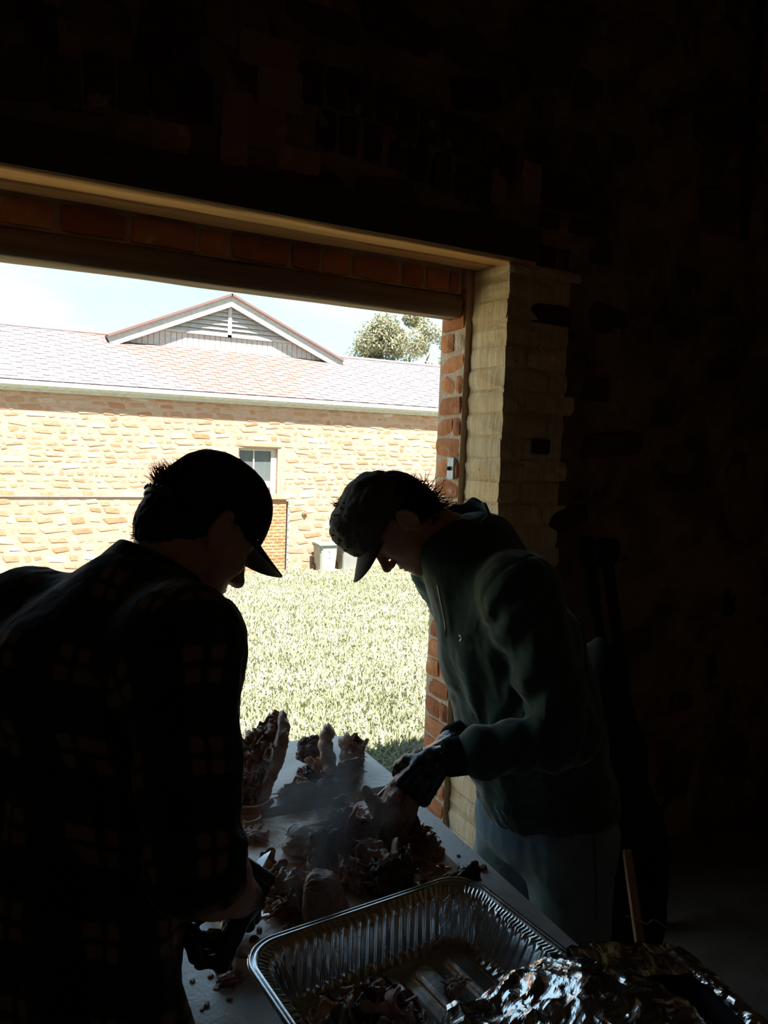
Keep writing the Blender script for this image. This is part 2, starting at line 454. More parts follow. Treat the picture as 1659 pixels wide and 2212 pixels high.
# unit meshes for masonry
def unit_brick(seed, rough=.012, nx=5, nz=3):
    bm = box_bm(-.5, .5, -.5, .5, -.5, .5)
    bmesh.ops.subdivide_edges(bm, edges=bm.edges[:], cuts=2, use_grid_fill=True)
    for v in bm.verts:
        c = np.array(v.co); e = np.abs(c) > .49
        k = .5 - .045 * max(0, e.sum() - 1) * .5
        c = np.clip(c, -k - .0, k) if e.sum() > 1 else c
        c = c + (vnoise((c * 2.3 + seed * 7.7)[None], 1.0, seed) * rough * 2)[0] * np.sign(c) * e + np.array([random.uniform(-1, 1) for _ in range(3)]) * rough
        v.co = Vector(c)
    return bm_mesh('brick', bm, False)
def unit_rock(seed, sub=2):
    bm = bmesh.new(); bmesh.ops.create_icosphere(bm, subdivisions=sub, radius=.5)
    C = np.array([v.co[:] for v in bm.verts])
    C = np.sign(C) * np.abs(C * 2) ** .55 * .5
    n = fbm(C * 1.7 + seed * 5.3, 1.3, 3, seed)
    C = C * (1 + .22 * n[:, None])
    for v, c in zip(bm.verts, C): v.co = Vector(c)
    return bm_mesh('stone', bm, False)
BR = [unit_brick(i) for i in range(6)]
RK = [unit_rock(i) for i in range(8)]
RKL = [unit_rock(i + 20, 1) for i in range(8)]
def piece(name, meshes, mat, parent, c, size, rot=(0, 0, 0)):
    me = random.choice(meshes)
    key = me.name + '|' + mat.name
    if key not in _pm:
        k = me.copy(); k.name = name; k.materials.clear(); k.materials.append(mat); _pm[key] = k
    return obj(name, _pm[key], None, parent, c, rot, size)
_pm = {}

# ---- front wall: displaced plaster face with the opening left free
def wall_front_mesh():
    h = .028
    xs = np.arange(-2.7, 3.64, h); zs = np.arange(FL, 3.88, h)
    X, Z = np.meshgrid(xs, zs, indexing='ij')
    P_ = np.stack([X, np.zeros_like(X), Z], -1)
    rel = .030 * fbm(P_, 2.6, 5, 3) + .012 * ridged(P_, 7, 3, 9) + .006 * fbm(P_, 30, 2, 5)
    low = np.clip((2.6 - Z) / .3, 0, 1) * np.clip((2.5 - X) / .3, 0, 1)
    Yv = YI + .012 - rel * (1 - .6 * low) + .01 * low
    V = np.stack([X, Yv, Z], -1).reshape(-1, 3)
    nz = len(zs)
    Fc = grid_faces(len(xs), nz)
    cx = V[Fc].mean(1)
    keep = ~((cx[:, 0] > -.43) & (cx[:, 0] < 2.10) & (cx[:, 2] < 2.50))
    Fc = Fc[keep]
    return V, Fc
V, Fq = wall_front_mesh()
wallf = obj('wall_front', mesh_np('wall_front', V, Fq[:, ::-1] if False else Fq), M_PLASTER); wallf['kind'] = 'structure'
# backing masonry (light-tight), parts of the wall
wc = bmesh.new()
box_bm(2.06, 3.64, YI + .06, YO - .02, FL, 3.87, bm=wc)
box_bm(-3.0, 3.64, YI + .06, YM, 2.56, 3.87, bm=wc)
box_bm(-3.0, 3.64, YM, YO, 2.44, 3.1, bm=wc)
box_bm(-3.0, -.44, YI + .03, YO, FL, 3.87, bm=wc)
obj('wall_core', bm_mesh('wall_core', wc), M_MORTAR, wallf)['kind'] = 'stuff'
box('jamb_core', XJ + .012, 2.10, YI + .012, YM, FL, ZS, M_LIME, wallf)
box('jamb_core', -.60, -.42, YI + .005, YM, FL, ZS, M_LIME, wallf)
box('jamb_core', XO + .012, 2.06, YM + .004, YO - .02, FL - .2, 2.44, M_MORTAR, wallf)

# ---- inner jamb: limewashed bricks, course by course
ch = .0875
nco = int((ZS - FL) / ch) + 1
for i in range(nco):
    z0 = FL + i * ch; z1 = min(z0 + ch, ZS)
    if z1 - z0 < .03: continue
    xs = [XJ, XJ + .225, XJ + .335] if i % 2 else [XJ, XJ + .11, XJ + .34]
    xs[-1] += random.uniform(-.03, .05)
    for a, b in zip(xs[:-1], xs[1:]):
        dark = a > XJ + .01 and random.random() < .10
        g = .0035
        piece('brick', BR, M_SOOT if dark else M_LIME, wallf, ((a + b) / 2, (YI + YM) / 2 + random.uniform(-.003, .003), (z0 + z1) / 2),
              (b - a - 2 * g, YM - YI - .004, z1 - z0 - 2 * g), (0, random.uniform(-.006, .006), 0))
# brick patch above the jamb, right of the beam end
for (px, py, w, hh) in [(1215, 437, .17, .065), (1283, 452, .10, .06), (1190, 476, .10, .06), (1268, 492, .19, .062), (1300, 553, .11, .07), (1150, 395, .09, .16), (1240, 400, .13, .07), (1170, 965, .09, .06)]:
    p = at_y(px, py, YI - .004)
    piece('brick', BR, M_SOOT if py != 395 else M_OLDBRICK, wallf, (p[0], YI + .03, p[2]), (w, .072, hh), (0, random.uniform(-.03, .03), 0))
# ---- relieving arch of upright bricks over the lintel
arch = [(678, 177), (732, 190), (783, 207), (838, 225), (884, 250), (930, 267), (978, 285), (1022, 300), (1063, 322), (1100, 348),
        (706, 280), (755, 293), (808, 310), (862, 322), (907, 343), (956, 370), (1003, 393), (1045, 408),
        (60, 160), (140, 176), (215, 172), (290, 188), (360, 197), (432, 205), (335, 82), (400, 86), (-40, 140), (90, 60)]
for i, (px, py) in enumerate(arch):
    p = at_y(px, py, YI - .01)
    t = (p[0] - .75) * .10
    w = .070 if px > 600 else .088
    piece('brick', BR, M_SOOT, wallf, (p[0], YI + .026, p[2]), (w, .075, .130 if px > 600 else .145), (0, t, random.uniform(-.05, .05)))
# key blocks in the middle of the arch and bricks that show in the plaster
for (px, py, w, hh, mt) in [(560, 270, .19, .14, M_OLDBRICK), (610, 190, .16, .13, M_OLDBRICK), (515, 250, .10, .16, M_OLDBRICK), (508, 330, .09, .14, M_OLDBRICK), (440, 315, .10, .14, M_RUBBLE), (370, 300, .12, .10, M_OLDBRICK), (585, 110, .2, .10, M_OLDBRICK), (1080, 400, .07, .13, M_OLDBRICK), (650, 345, .15, .08, M_OLDBRICK)]:
    p = at_y(px, py, YI - .01)
    piece('brick', BR, mt, wallf, (p[0], YI + .032, p[2]), (w, .075, hh), (0, random.uniform(-.04, .04), 0))
# ---- rubble stones that stand out of the plaster
spots = [(1580, 700, .19, .15), (1440, 890, .11, .13), (1545, 850, .10, .10), (1330, 960, .30, .10), (1190, 100, .26, .24), (1425, 130, .30, .40), (1040, 200, .22, .12), (1350, 320, .13, .12), (1275, 310, .11, .12),
         (1420, 540, .24, .16), (1560, 450, .28, .20), (1330, 690, .22, .12), (1500, 610, .16, .14), (1480, 1000, .20, .15), (1600, 1010, .18, .2), (1380, 1080, .22, .10), (1530, 1150, .20, .14), (1340, 1190, .2, .12),
         (1480, 1520, .12, .08), (1545, 1440, .07, .12), (1430, 1280, .26, .14), (1600, 1290, .22, .18), (1460, 1700, .26, .22), (1590, 1640, .26, .2), (1450, 1860, .2, .14), (1560, 1860, .28, .22), (1380, 1390, .2, .11), (1620, 1480, .2, .2),
         (880, 60, .30, .14), (700, 40, .26, .10), (520, 40, .22, .16), (200, 40, .22, .14), (80, -20, .2, .2), (1010, 90, .2, .12), (1280, 200, .16, .2), (1560, 250, .24, .3), (250, 330, .3, .07), (120, 260, .3, .08), (700, 380, .25, .07), (840, 400, .24, .07),
         (1640, 820, .2, .24), (1420, 760, .2, .1), (1240, 1120, .2, .09), (1300, 840, .14, .1), (1420, 430, .18, .10)]
for (px, py, w, hh) in spots:
    p = at_y(px, py, YI - .01)
    piece('stone', RK, M_RUBBLE, wallf, (p[0], YI + .026 + random.uniform(0, .016), p[2]), (w * 1.1, .07, hh * 1.1), (0, random.uniform(-.3, .3), random.uniform(-.12, .12)))

# ---- inner lintel: two old timbers side by side
l1 = thing('trim_1', (.7, 2.52, ZS), 'old timber lintel over the opening, pale underside, dark face', None, kind='structure')
def old_beam(name, x0, x1, y0, y1, z0, z1, seed, mat, parent, amp=.006):
    nx = 90; prof = []
    for (a, b, n) in (((y0, z0), (y1, z0), 8), ((y1, z0), (y1, z1), 6), ((y1, z1), (y0, z1), 8), ((y0, z1), (y0, z0), 6)):
        for k in range(n): prof.append((a[0] + (b[0] - a[0]) * k / n, a[1] + (b[1] - a[1]) * k / n))
    prof = np.array(prof); n = len(prof); X = np.linspace(x0, x1, nx)
    V = np.zeros((n, nx, 3)); V[:, :, 0] = X[None]; V[:, :, 1] = prof[:, 0][:, None]; V[:, :, 2] = prof[:, 1][:, None]
    c = np.array([0, (y0 + y1) / 2, (z0 + z1) / 2]); d = V - c; d[..., 0] = 0
    cor = (np.abs(d[..., 1]) / (y1 - y0) * 2) ** 6 * (np.abs(d[..., 2]) / (z1 - z0) * 2) ** 6
    Q = V * np.array([2.2, 22, 22])
    V = V + d / np.linalg.norm(d, axis=-1, keepdims=True) * (amp * fbm(Q, 1, 4, seed) - .012 * cor * (1 + fbm(Q, .6, 2, seed + 5)))[..., None]
    Fc = grid_faces(n, nx, True)
    caps = [list(range(0, n * nx, nx))[::-1], list(range(nx - 1, n * nx, nx))]
    me = mesh_np(name, V.reshape(-1, 3), Fc[:, ::-1])
    bm = bmesh.new(); bm.from_mesh(me); bm.verts.ensure_lookup_table()
    for cp in caps: bm.faces.new([bm.verts[i] for i in cp])
    bmesh.ops.recalc_face_normals(bm, faces=bm.faces[:]); bm.to_mesh(me); bm.free()
    return obj(name, me, mat, parent)
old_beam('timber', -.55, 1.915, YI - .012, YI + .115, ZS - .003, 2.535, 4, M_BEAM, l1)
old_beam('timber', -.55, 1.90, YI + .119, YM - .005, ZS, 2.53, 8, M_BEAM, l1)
# the dark-painted face board of the inner lintel
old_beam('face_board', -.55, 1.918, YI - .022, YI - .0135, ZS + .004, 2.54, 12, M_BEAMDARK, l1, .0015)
# ---- outer lintel
l2 = thing('trim_2', (.7, 2.73, ZL), 'weathered outer timber lintel under a row of red bricks', None, kind='structure')
old_beam('timber', -.5, XO - .004, YM + .012, 2.785, ZL, 2.322, 21, M_BEAMPALE, l2, .004)
x = -.42; i = 0
while x < XO - .03:
    w = random.choice([.225, .225, .11, .215, .12]); w = min(w, XO - .012 - x)
    if w < .05: break
    piece('brick', BR, M_BRICK, wallf, (x + w / 2, YM + .075 + random.uniform(-.006, .006), 2.372), (w - .012, .11, .086 + random.uniform(-.006, .004)), (0, random.uniform(-.012, .012), 0))
    x += w; i += 1
box('lintel_packing', -.45, XO, YM + .03, YO - .03, 2.324, 2.46, M_MORTAR, wallf)
# ---- outer jamb: bare red bricks
oc = .0865
for i in range(31):
    z0 = FL - .16 + i * oc; z1 = z0 + oc
    if z1 > 2.42: break
    g = .006; full = i % 2 == 0
    ys = [YM + .002, YO - .03 + random.uniform(-.012, .012)]
    if not full: ys = [ys[0], ys[0] + random.choice([.06, .075, .05]), ys[1]]
    for a, b in zip(ys[:-1], ys[1:]):
        inset = random.uniform(-.004, .008)
        mt = M_BRICK
        if b - a < .09 and random.random() < .35: mt = M_MORTAR
        piece('brick', BR, mt, wallf, (XO + .1 + inset, (a + b) / 2, (z0 + z1) / 2), (.2, b - a - 2 * g * .8, z1 - z0 - 2 * g), (random.uniform(-.012, .012), 0, 0))
# small grey metal plate with a bolt on the outer jamb
hp = thing('hinge_plate', (XO - .004, 2.70, 1.62), 'small grey metal plate bolted to the red brick jamb', 'metal plate')
M_GALV = simple('galvanised_steel', (.42, .43, .44), (.30, .31, .32), 12, .5, .2, 60, .002, .5, .75)
box('plate', XO - .008, XO + .004, 2.672, 2.722, 1.575, 1.665, M_GALV, hp, .002)
tube_obj('bolt', [(XO - .022, 2.697, 1.62), (XO - .004, 2.697, 1.62)], [.008, .009], M_BEAMDARK, hp, 8)
# dark conduit running down the wall to a stone
cp = tube_obj('conduit_pipe', [at_y(1652, -60, YI - .008), at_y(1640, 100, YI - .008), at_y(1617, 400, YI - .008), at_y(1610, 518, YI - .008)], .016, M_SOOT, None, 10)
tag(cp, 'thin dark pipe running down the stone wall above the foil', 'pipe')
# ================================================================== outside: lawn
def lawn_z(y): return -.2 - 1.4 * (np.asarray(y) - 2.9) / 15.8
M_LAWN = simple('lawn_soil', (.218, .218, .133), (.179, .187, .101), 3, .95, .5, 30, .02)
nx, ny = 60, 50
X, Yg = np.meshgrid(np.linspace(-30, 45, nx), np.linspace(2.3, 60, ny), indexing='ij')
Zg = np.where(Yg < 18.9, lawn_z(Yg), lawn_z(18.9)) + .02 * fbm(np.stack([X, Yg, X * 0], -1), .5, 3, 2)
lawn = obj('lawn_ground', mesh_np('lawn_ground', np.stack([X, Yg, Zg], -1).reshape(-1, 3), grid_faces(nx, ny)), M_LAWN); lawn['kind'] = 'structure'
def m_grass():
    s = NT('dry_grass'); r = s.island(); p = s.pos()
    col = s.ramp(r, [(0, (.172, .183, .094)), (.35, (.226, .226, .136)), (.7, (.289, .281, .195)), (1, (.343, .328, .257))])
    col = s.mix(s.ramp(s.noise(p, .55, 4), [(.42, (0, 0, 0)), (.62, (.429, .429, .429))]), col, (.148, .176, .078))
    s.fin(col, .7, None, spec=.2); s.b.inputs['Subsurface Weight'].default_value = 0
    tr = s.n('BsdfTranslucent'); mx = s.n('MixShader'); mx.inputs[0].default_value = .25
    s.l(col, tr.inputs['Color']); s.l(s.b.outputs[0], mx.inputs[1]); s.l(tr.outputs[0], mx.inputs[2]); s.l(mx.outputs[0], s.o.inputs[0])
    return s.m
def grass_mesh(n):
    u = RNG.random(n); Yb = 3.2 * (18.62 / 3.2) ** (u ** .75)
    xl = Yb * .02 - 1.0; xr = Yb * .60 + 2.2
    Xb = xl + (xr - xl) * RNG.random(n)
    P0 = np.stack([Xb, Yb, lawn_z(Yb) - .005], 1)
    hgt = RNG.uniform(.035, .085, n) * (1 + .35 * vnoise(P0 * 1.0, 1.3, 5)); az = RNG.random(n) * 2 * PI
    lean = RNG.uniform(.1, .9, n); w = RNG.uniform(.0035, .0075, n) * (1 + Yb / 14)
    d = np.stack([np.cos(az), np.sin(az), 0 * az], 1); sd = np.stack([-np.sin(az), np.cos(az), 0 * az], 1)
    up = np.array([0, 0, 1.])
    m = P0 + d * (hgt * lean * .3)[:, None] + up * (hgt * .6)[:, None]
    t = P0 + d * (hgt * lean)[:, None] + up * (hgt * (1 - .3 * lean))[:, None]
    V = np.stack([P0 - sd * w[:, None], P0 + sd * w[:, None], m + sd * (w * .7)[:, None], m - sd * (w * .7)[:, None], t], 1).reshape(-1, 3)
    b = np.arange(n) * 5
    ok = ~((Yb > 18.25) & (Xb > 5.95) & (Xb < 7.2)) & ~((Yb > 17.85) & (Xb > 7.8) & (Xb < 9.1)) & (Yb < 18.6)
    V = V.reshape(n, 15)[ok].reshape(-1, 3); b = np.arange(ok.sum()) * 5
    return V, [np.stack([b, b + 1, b + 2, b + 3], 1), np.stack([b + 3, b + 2, b + 4], 1)]
Vg, Fg = grass_mesh(190000)
gr = obj('lawn_grass', mesh_np('lawn_grass', Vg, Fg), m_grass())
tag(gr, 'short dry green grass of the lawn outside the opening', 'grass', kind='stuff')

# ================================================================== outside: the stone building
YB = 18.7; GZ = float(lawn_z(YB))
bld = thing('stone_building', (6.5, YB, GZ), 'long stone building with slate roof and white louvred gable across the lawn', 'building')
STN = [(0, (.343, .215, .147)), (.25, (.320, .165, .098)), (.5, (.351, .239, .175)), (.72, (.294, .138, .076)), (.8, (.351, .226, .159)), (.93, (.355, .264, .208)), (1, (.417, .367, .331))]
M_FST = m_stone('facade_stone', 'obj', STN, (.85, 1.12)); M_FSTI = m_stone('facade_stone_mass', 'isl', STN, (.85, 1.12))
M_FMORT = simple('facade_mortar', (.367, .238, .176), (.328, .195, .136), 5, .95, .6, 20, .02)
M_WHITE = simple('old_white_paint', (.406, .390, .359), (.335, .304, .265), 9, .7, .2, 40, .004)
M_SLATE = None
wx0, wx1, wz0, wz1 = 5.89, 6.92, -.55, 1.53
for a in ((-6, wx0, GZ - .3, 2.75), (wx1, 22, GZ - .3, 2.75), (wx0, wx1, wz1, 2.75), (wx0, wx1, GZ - .3, wz0)):
    box('wall', a[0], a[1], YB, YB + .5, a[2], a[3], M_FMORT, bld)
box('wall', -6, 22, YB + 5.9, YB + 6.4, GZ - .3, 2.75, M_FMORT, bld)
for xe in (-6, 21.5): box('wall', xe, xe + .5, YB + .5, YB + 5.9, GZ - .3, 2.75, M_FMORT, bld)
rows = []; z = GZ - .05
while z < 2.62:
    hh = random.uniform(.085, .17) if z > .3 else random.uniform(.13, .25)
    x = -1.2 + random.uniform(0, .3)
    while x < 13.6:
        w = random.choice([random.uniform(.08, .2), random.uniform(.15, .36), random.uniform(.3, .55)]) * (1.15 if z < .3 else 1)
        cx, cz = x + w / 2, z + hh / 2
        if not (wx0 - .12 < cx + w / 2 and cx - w / 2 < wx1 + .12 and wz0 - .2 < cz < wz1 + .12): rows.append((cx, cz, w, hh))
        x += w + random.uniform(.012, .05)
    z += hh + random.uniform(.01, .03)
def seen_score(r):
    return r[2] * r[3] if (.4 < r[0] < 11.7 and not (r[1] < 1.4 and (3.2 < r[0] < 5.8))) else 0
rows.sort(key=seen_score, reverse=True)
bigs, rest = rows[:300], rows[300:]
for (cx, cz, w, hh) in bigs:
    piece('stone', RKL, M_FST, bld, (cx, YB + .012, cz + random.uniform(-.03, .03)), (w * 1.03, .05, hh * random.uniform(.7, 1.22)), (0, random.uniform(-.12, .12), 0))
Vs, Fs, o = [], [], 0
rkv = []
for me in RKL:
    rkv.append((np.array([v.co[:] for v in me.vertices]), np.array([p.vertices[:] for p in me.polygons])))
for (cx, cz, w, hh) in rest:
    v, f = random.choice(rkv); a = random.uniform(-.16, .16)
    q = v * np.array([w * 1.03, random.uniform(.03, .05), hh * random.uniform(.6, 1.2)])
    q = np.stack([q[:, 0] * math.cos(a) + q[:, 2] * math.sin(a), q[:, 1], -q[:, 0] * math.sin(a) + q[:, 2] * math.cos(a)], 1) + np.array([cx, YB + .012, cz])
    Vs.append(q); Fs.append(f + o); o += len(v)
obj('small_stones', mesh_np('small_stones', np.vstack(Vs), np.vstack(Fs), False), M_FSTI, bld)['kind'] = 'stuff'
# plinth step line seen low on the wall at the left
box('string_course', -6, 5.0, YB - .028, YB + .1, .29, .312, M_FMORT, bld, .006)
# ---- roof
EY, EZ, RY, RZ = YB - .09, 2.84, 21.6, 4.33
pit = math.atan2(RZ - EZ, RY - EY); sl = math.hypot(RY - EY, RZ - EZ)
def m_slate(name, src):
    s = NT(name); p = s.pos(); r = s.rnd() if src == 'obj' else s.island()
    col = s.ramp(r, [(0, (.101, .087, .094)), (.5, (.126, .110, .117)), (1, (.148, .131, .139))])
    # rust-red wash below the gable, a stain with its own outline
    sx = s.n('SeparateXYZ'); s.l(s.n('NewGeometry').outputs['Position'], sx.inputs[0])
    wob = s.math('MULTIPLY', s.math('SUBTRACT', s.noise(p, 1.1, 4), .5), 1.6)
    dx = s.math('ABSOLUTE', s.math('SUBTRACT', sx.outputs['X'], 6.1))
    lim = s.math('ADD', 1.5, s.math('MULTIPLY', s.math('SUBTRACT', sx.outputs['Z'], 2.9), 1.6))
    msk = s.n('MapRange'); s.l(s.math('SUBTRACT', s.math('ADD', lim, wob), dx), msk.inputs[0]); msk.inputs[1].default_value = -.5; msk.inputs[2].default_value = .7
    mo = s.math('MULTIPLY', msk.outputs[0], s.ramp(s.noise(p, 2.5, 5), [(.3, (.55, .55, .55)), (.6, (.9, .9, .9))]))
    col = s.mix(mo, col, (.156, .076, .062))
    return s.fin(col, .6, s.bump(s.noise(p, 30, 3), .3, .006), spec=.3)
M_SLATE = m_slate('roof_slate', 'obj'); M_SLATEM = m_slate('roof_slate_mass', 'isl')
def slope_pt(u, x, off): return (x, EY + math.cos(pit) * u - math.sin(pit) * off, EZ + math.sin(pit) * u + math.cos(pit) * off)
V = [slope_pt(0, -6.4, -.01), slope_pt(0, 22.4, -.01), slope_pt(sl, 22.4, -.01), slope_pt(sl, -6.4, -.01), (-6.4, RY + RY - EY, EZ), (22.4, RY + RY - EY, EZ)]
V2 = [(a, b, c - .08) for a, b, c in V]
obj('roof_deck', mesh_np('roof_deck', V + V2, [np.array([(0, 1, 2, 3), (3, 2, 5, 4), (6, 9, 8, 7), (9, 10, 11, 8), (0, 6, 7, 1), (4, 5, 11, 10), (0, 3, 9, 6), (3, 4, 10, 9), (1, 7, 8, 2), (2, 8, 11, 5)])], False), M_SLATEM, bld)
bs = box_bm(-.5, .5, -.5, .5, -.5, .5); SLT = [bm_mesh('slate', bs)]
sv = np.array([v.co[:] for v in SLT[0].vertices]); sf = np.array([p.vertices[:] for p in SLT[0].polygons])
ex = sl / 21; slates = []
for r in range(21):
    x = -1.3 - .13 * (r % 2)
    while x < 13.8:
        slates.append((r, x)); x += .262
slates.sort(key=lambda t: (t[0] - (0 if .5 < t[1] < 11.6 else -99)) if .5 < t[1] < 11.6 else 999)
Vs, Fs, o = [], [], 0
for k, (r, x) in enumerate(slates):
    c = slope_pt((r + .5) * ex + .01, x + .13, .006 + .004 * math.sin(k * 3.1)); sz = (.256, ex * 1.12, .012); rx = pit - .045
    if k < 300: piece('slate', SLT, M_SLATE, bld, c, sz, (rx, 0, random.uniform(-.008, .008)))
    else:
        q = sv * np.array(sz); q = np.stack([q[:, 0], q[:, 1] * math.cos(rx) - q[:, 2] * math.sin(rx), q[:, 1] * math.sin(rx) + q[:, 2] * math.cos(rx)], 1) + np.array(c)
        Vs.append(q); Fs.append(sf + o); o += 8
obj('upper_slates', mesh_np('upper_slates', np.vstack(Vs), np.vstack(Fs), False), M_SLATEM, bld)['kind'] = 'stuff'
tube_obj('ridge_cap', [(-6.4, RY, RZ + .0), (22.4, RY, RZ + .0)], .07, M_SLATEM, bld, 8)
# ---- eaves: fascia and gutter
gut = obj('gutter', None, None, bld) if False else None
prf = [(EY - .02, 2.66), (EY - .10, 2.68), (EY - .12, 2.73), (EY - .12, 2.815), (EY - .10, 2.815), (EY - .10, 2.74), (EY - .02, 2.70)]
prism('gutter', prf, -6.5, 22.5, M_WHITE, bld, 'x')
box('fascia', -6.5, 22.5, EY - .02, EY + .015, 2.60, 2.83, M_WHITE, bld)
box('soffit', -6.5, 22.5, EY, YB + .1, 2.62, 2.645, M_WHITE, bld)
# ---- louvred gable standing on the roof
YG = 21.2
A = at_y(497, 640, YG); L = at_y(229, 728, YG); Rr = at_y(737, 782, YG)
zb = RZ - .36
def bargeboard(P0, P1, wv):
    d = nrm([P1[0] - P0[0], 0, P1[2] - P0[2]]); n = np.array([d[2], 0, -d[0]]); n = n if n[2] < 0 else -n
    q = [P0, P1, P1 + n * wv, P0 + n * wv]
    return [(p[0], p[2]) for p in q]
gab = bld
bbA = bargeboard(L, A, .27); bbB = bargeboard(A, Rr, .27)
prism('barge_board', [bbA[0], (A[0], A[2]), (A[0], A[2] - .31), bbA[3]], YG - .16, YG - .11, M_WHITE, bld, bev=.008)
prism('barge_board', [(A[0], A[2]), bbB[1], bbB[2], (A[0], A[2] - .31)], YG - .16, YG - .11, M_WHITE, bld, bev=.008)
for P0, P1 in ((L, A), (A, Rr)):
    q = bargeboard(P0 + np.array([0, 0, .05]), P1 + np.array([0, 0, .05]), .06)
    prism('gable_roof', [tuple(x) for x in q], YG - .22, YG + 4, M_SLATEM, bld)
# face behind, base boards and louvres
def gz(x):      # underside of the barge boards
    if x < A[0]: t = (x - L[0]) / (A[0] - L[0]); return L[2] + (A[2] - L[2]) * t
    t = (x - A[0]) / (Rr[0] - A[0]); return A[2] + (Rr[2] - A[2]) * t
prism('gable_back', [(L[0] + .2, zb), (Rr[0] - .2, zb), (Rr[0] - .2, L[2]), (A[0], A[2] - .1), (L[0] + .2, L[2])], YG + .08, YG + .12, M_BEAMDARK, bld)
x = L[0] + .45; bt = at_y(497, 729, YG)[2]
while x < Rr[0] - .45:
    top = min(bt, gz(x + .06) - .2)
    if top > zb + .05: box('board', x, x + .142, YG, YG + .05, zb - .06, top, M_WHITE, bld, .006)
    x += .15
box('sill_board', L[0] + 1.35, Rr[0] - 1.25, YG - .05, YG + .05, bt, bt + .06, M_WHITE, bld)
box('mullion', A[0] - .055, A[0] + .055, YG - .05, YG + .04, bt, A[2] - .25, M_WHITE, bld)
z = bt + .05; k = 0
while z < A[2] - .42:
    xl = L[0] + (z + .14 - L[2]) / (A[2] - L[2]) * (A[0] - L[0]) + .2; xr = Rr[0] - (z + .14 - Rr[2]) / (A[2] - Rr[2]) * (Rr[0] - A[0]) - .2
    for a, b in ((xl, A[0] - .06), (A[0] + .06, xr)):
        if b - a > .06:
            obj('louvre_slat', bm_mesh('louvre_slat', box_bm(-(b - a) / 2, (b - a) / 2, -.062, .062, -.01, .01)), M_WHITE, bld, ((a + b) / 2, YG - .01, z + .05), (math.radians(62), 0, 0))
    z += .125
# ---- window in the stone wall
win = thing('window_1', ((wx0 + wx1) / 2, YB + .1, wz0), 'white sash window with two upper panes in the stone building', None, kind='structure')
M_GLASS = NT('window_glass'); M_GLASS.fin((.30, .34, .34), .06, spec=.8); M_GLASS.b.inputs['Transmission Weight'].default_value = .75; M_GLASS.b.inputs['IOR'].default_value = 1.2; M_GLASS = M_GLASS.m
M_ROOM = simple('window_room', (.20, .20, .19), (.12, .12, .12), 3, .9, 0)
M_CURT = simple('curtain_cloth', (.62, .62, .60), (.5, .5, .48), 5, .9, .2)
fy0, fy1 = YB + .09, YB + .17
for a in ((wx0, wx0 + .06, wz0, wz1), (wx1 - .15, wx1, wz0, wz1), (wx0 + .055, wx1 - .145, wz1 - .06, wz1), (wx0 + .055, wx1 - .145, wz0, wz0 + .08), (wx0 + .055, wx1 - .145, .47, .70)):
    box('frame', a[0], a[1], fy0, fy1, a[2], a[3], M_WHITE, win, .006)
box('sash_rail', wx0 + .062, wx1 - .152, fy0 - .03, fy1, .55, .60, M_WHITE, win)
box('glazing_bar', 6.30, 6.335, fy0 + .01, fy1 - .01, wz0, wz1, M_WHITE, win)
for a in ((wx0 + .05, 6.30), (6.335, wx1 - .14)):
    box('pane', a[0], a[1], fy0 + .04, fy0 + .046, .70, wz1 - .06, M_GLASS, win); box('pane', a[0], a[1], fy0 + .06, fy0 + .066, wz0 + .08, .47, M_GLASS, win)
box('dark_room', wx0 - .2, wx1 + .2, YB + .62, YB + .66, wz0 - .2, wz1 + .2, M_ROOM, win)
def drape(x0, x1, sd):
    xs = np.linspace(x0, x1, 30); zs = np.linspace(wz0 + .05, wz1 - .02, 12); Xg, Zg_ = np.meshgrid(xs, zs, indexing='ij')
    Yg_ = YB + .34 + .03 * np.sin(Xg * 60 + sd) * (.6 + .4 * (Zg_ - wz0))
    Vv, Ff = solid(np.stack([Xg, Yg_, Zg_], -1).reshape(-1, 3), grid_faces(30, 12), .004)
    obj('curtain', mesh_np('curtain', Vv, Ff), M_CURT, win)
drape(wx0 + .02, 6.24, 0); drape(6.62, wx1 - .02, 2)
box('sill', wx0 - .06, wx1 + .06, YB - .05, YB + .18, wz0 - .06, wz0, M_FMORT, win)
# stone lintel above window
piece('stone', RKL, M_FST, bld, (6.4, YB + .0, 1.63), (1.35, .05, .16))
# ---- brick buttress with a stone cap, steel angle beside it
but = thing('brick_buttress', (6.6, YB - .2, GZ), 'low red brick buttress with a sloped stone cap under the window', 'buttress')
bx0, bx1, by0 = 6.02, 7.06, YB - .36
box('core', bx0 + .012, bx1 - .012, by0 + .012, YB, GZ - .2, .27, M_FMORT, but)
M_BB = m_brick('buttress_brick', 'obj', (.328, .125, .055), (.437, .211, .109))
i = 0; z = GZ - .06
while z < .24:
    x = bx0 - (.12 if i % 2 else 0)
    while x < bx1 - .01:
        a, b = max(x, bx0), min(x + .235, bx1)
        if b - a > .04: piece('brick', BR, M_BB, but, ((a + b) / 2, by0 + .055, z + .041), (b - a - .014, .11, .068))
        x += .235
    z += .083; i += 1
prism('cap_stone', [(bx0 - .08, .27), (bx1 + .06, .27), (bx1 + .05, .335), (bx1 - .5, .46), (bx0 - .08, .46)], by0 - .05, YB, M_FST, but, bev=.015)
sa = thing('steel_angle', (7.12, by0, GZ), 'grey galvanised steel angle post with bolt holes beside the brick buttress', 'steel post')
box('flange', 7.085, 7.15, by0 + .02, by0 + .03, GZ - .1, .22, M_GALV, sa); box('web', 7.085, 7.094, by0 + .02, by0 + .10, GZ - .1, .22, M_GALV, sa)
for k in range(9):
    tube_obj('bolt', [(7.125, by0 + .012, GZ + .15 + k * .19), (7.125, by0 + .022, GZ + .15 + k * .19)], .012, M_BEAMDARK, sa, 6)
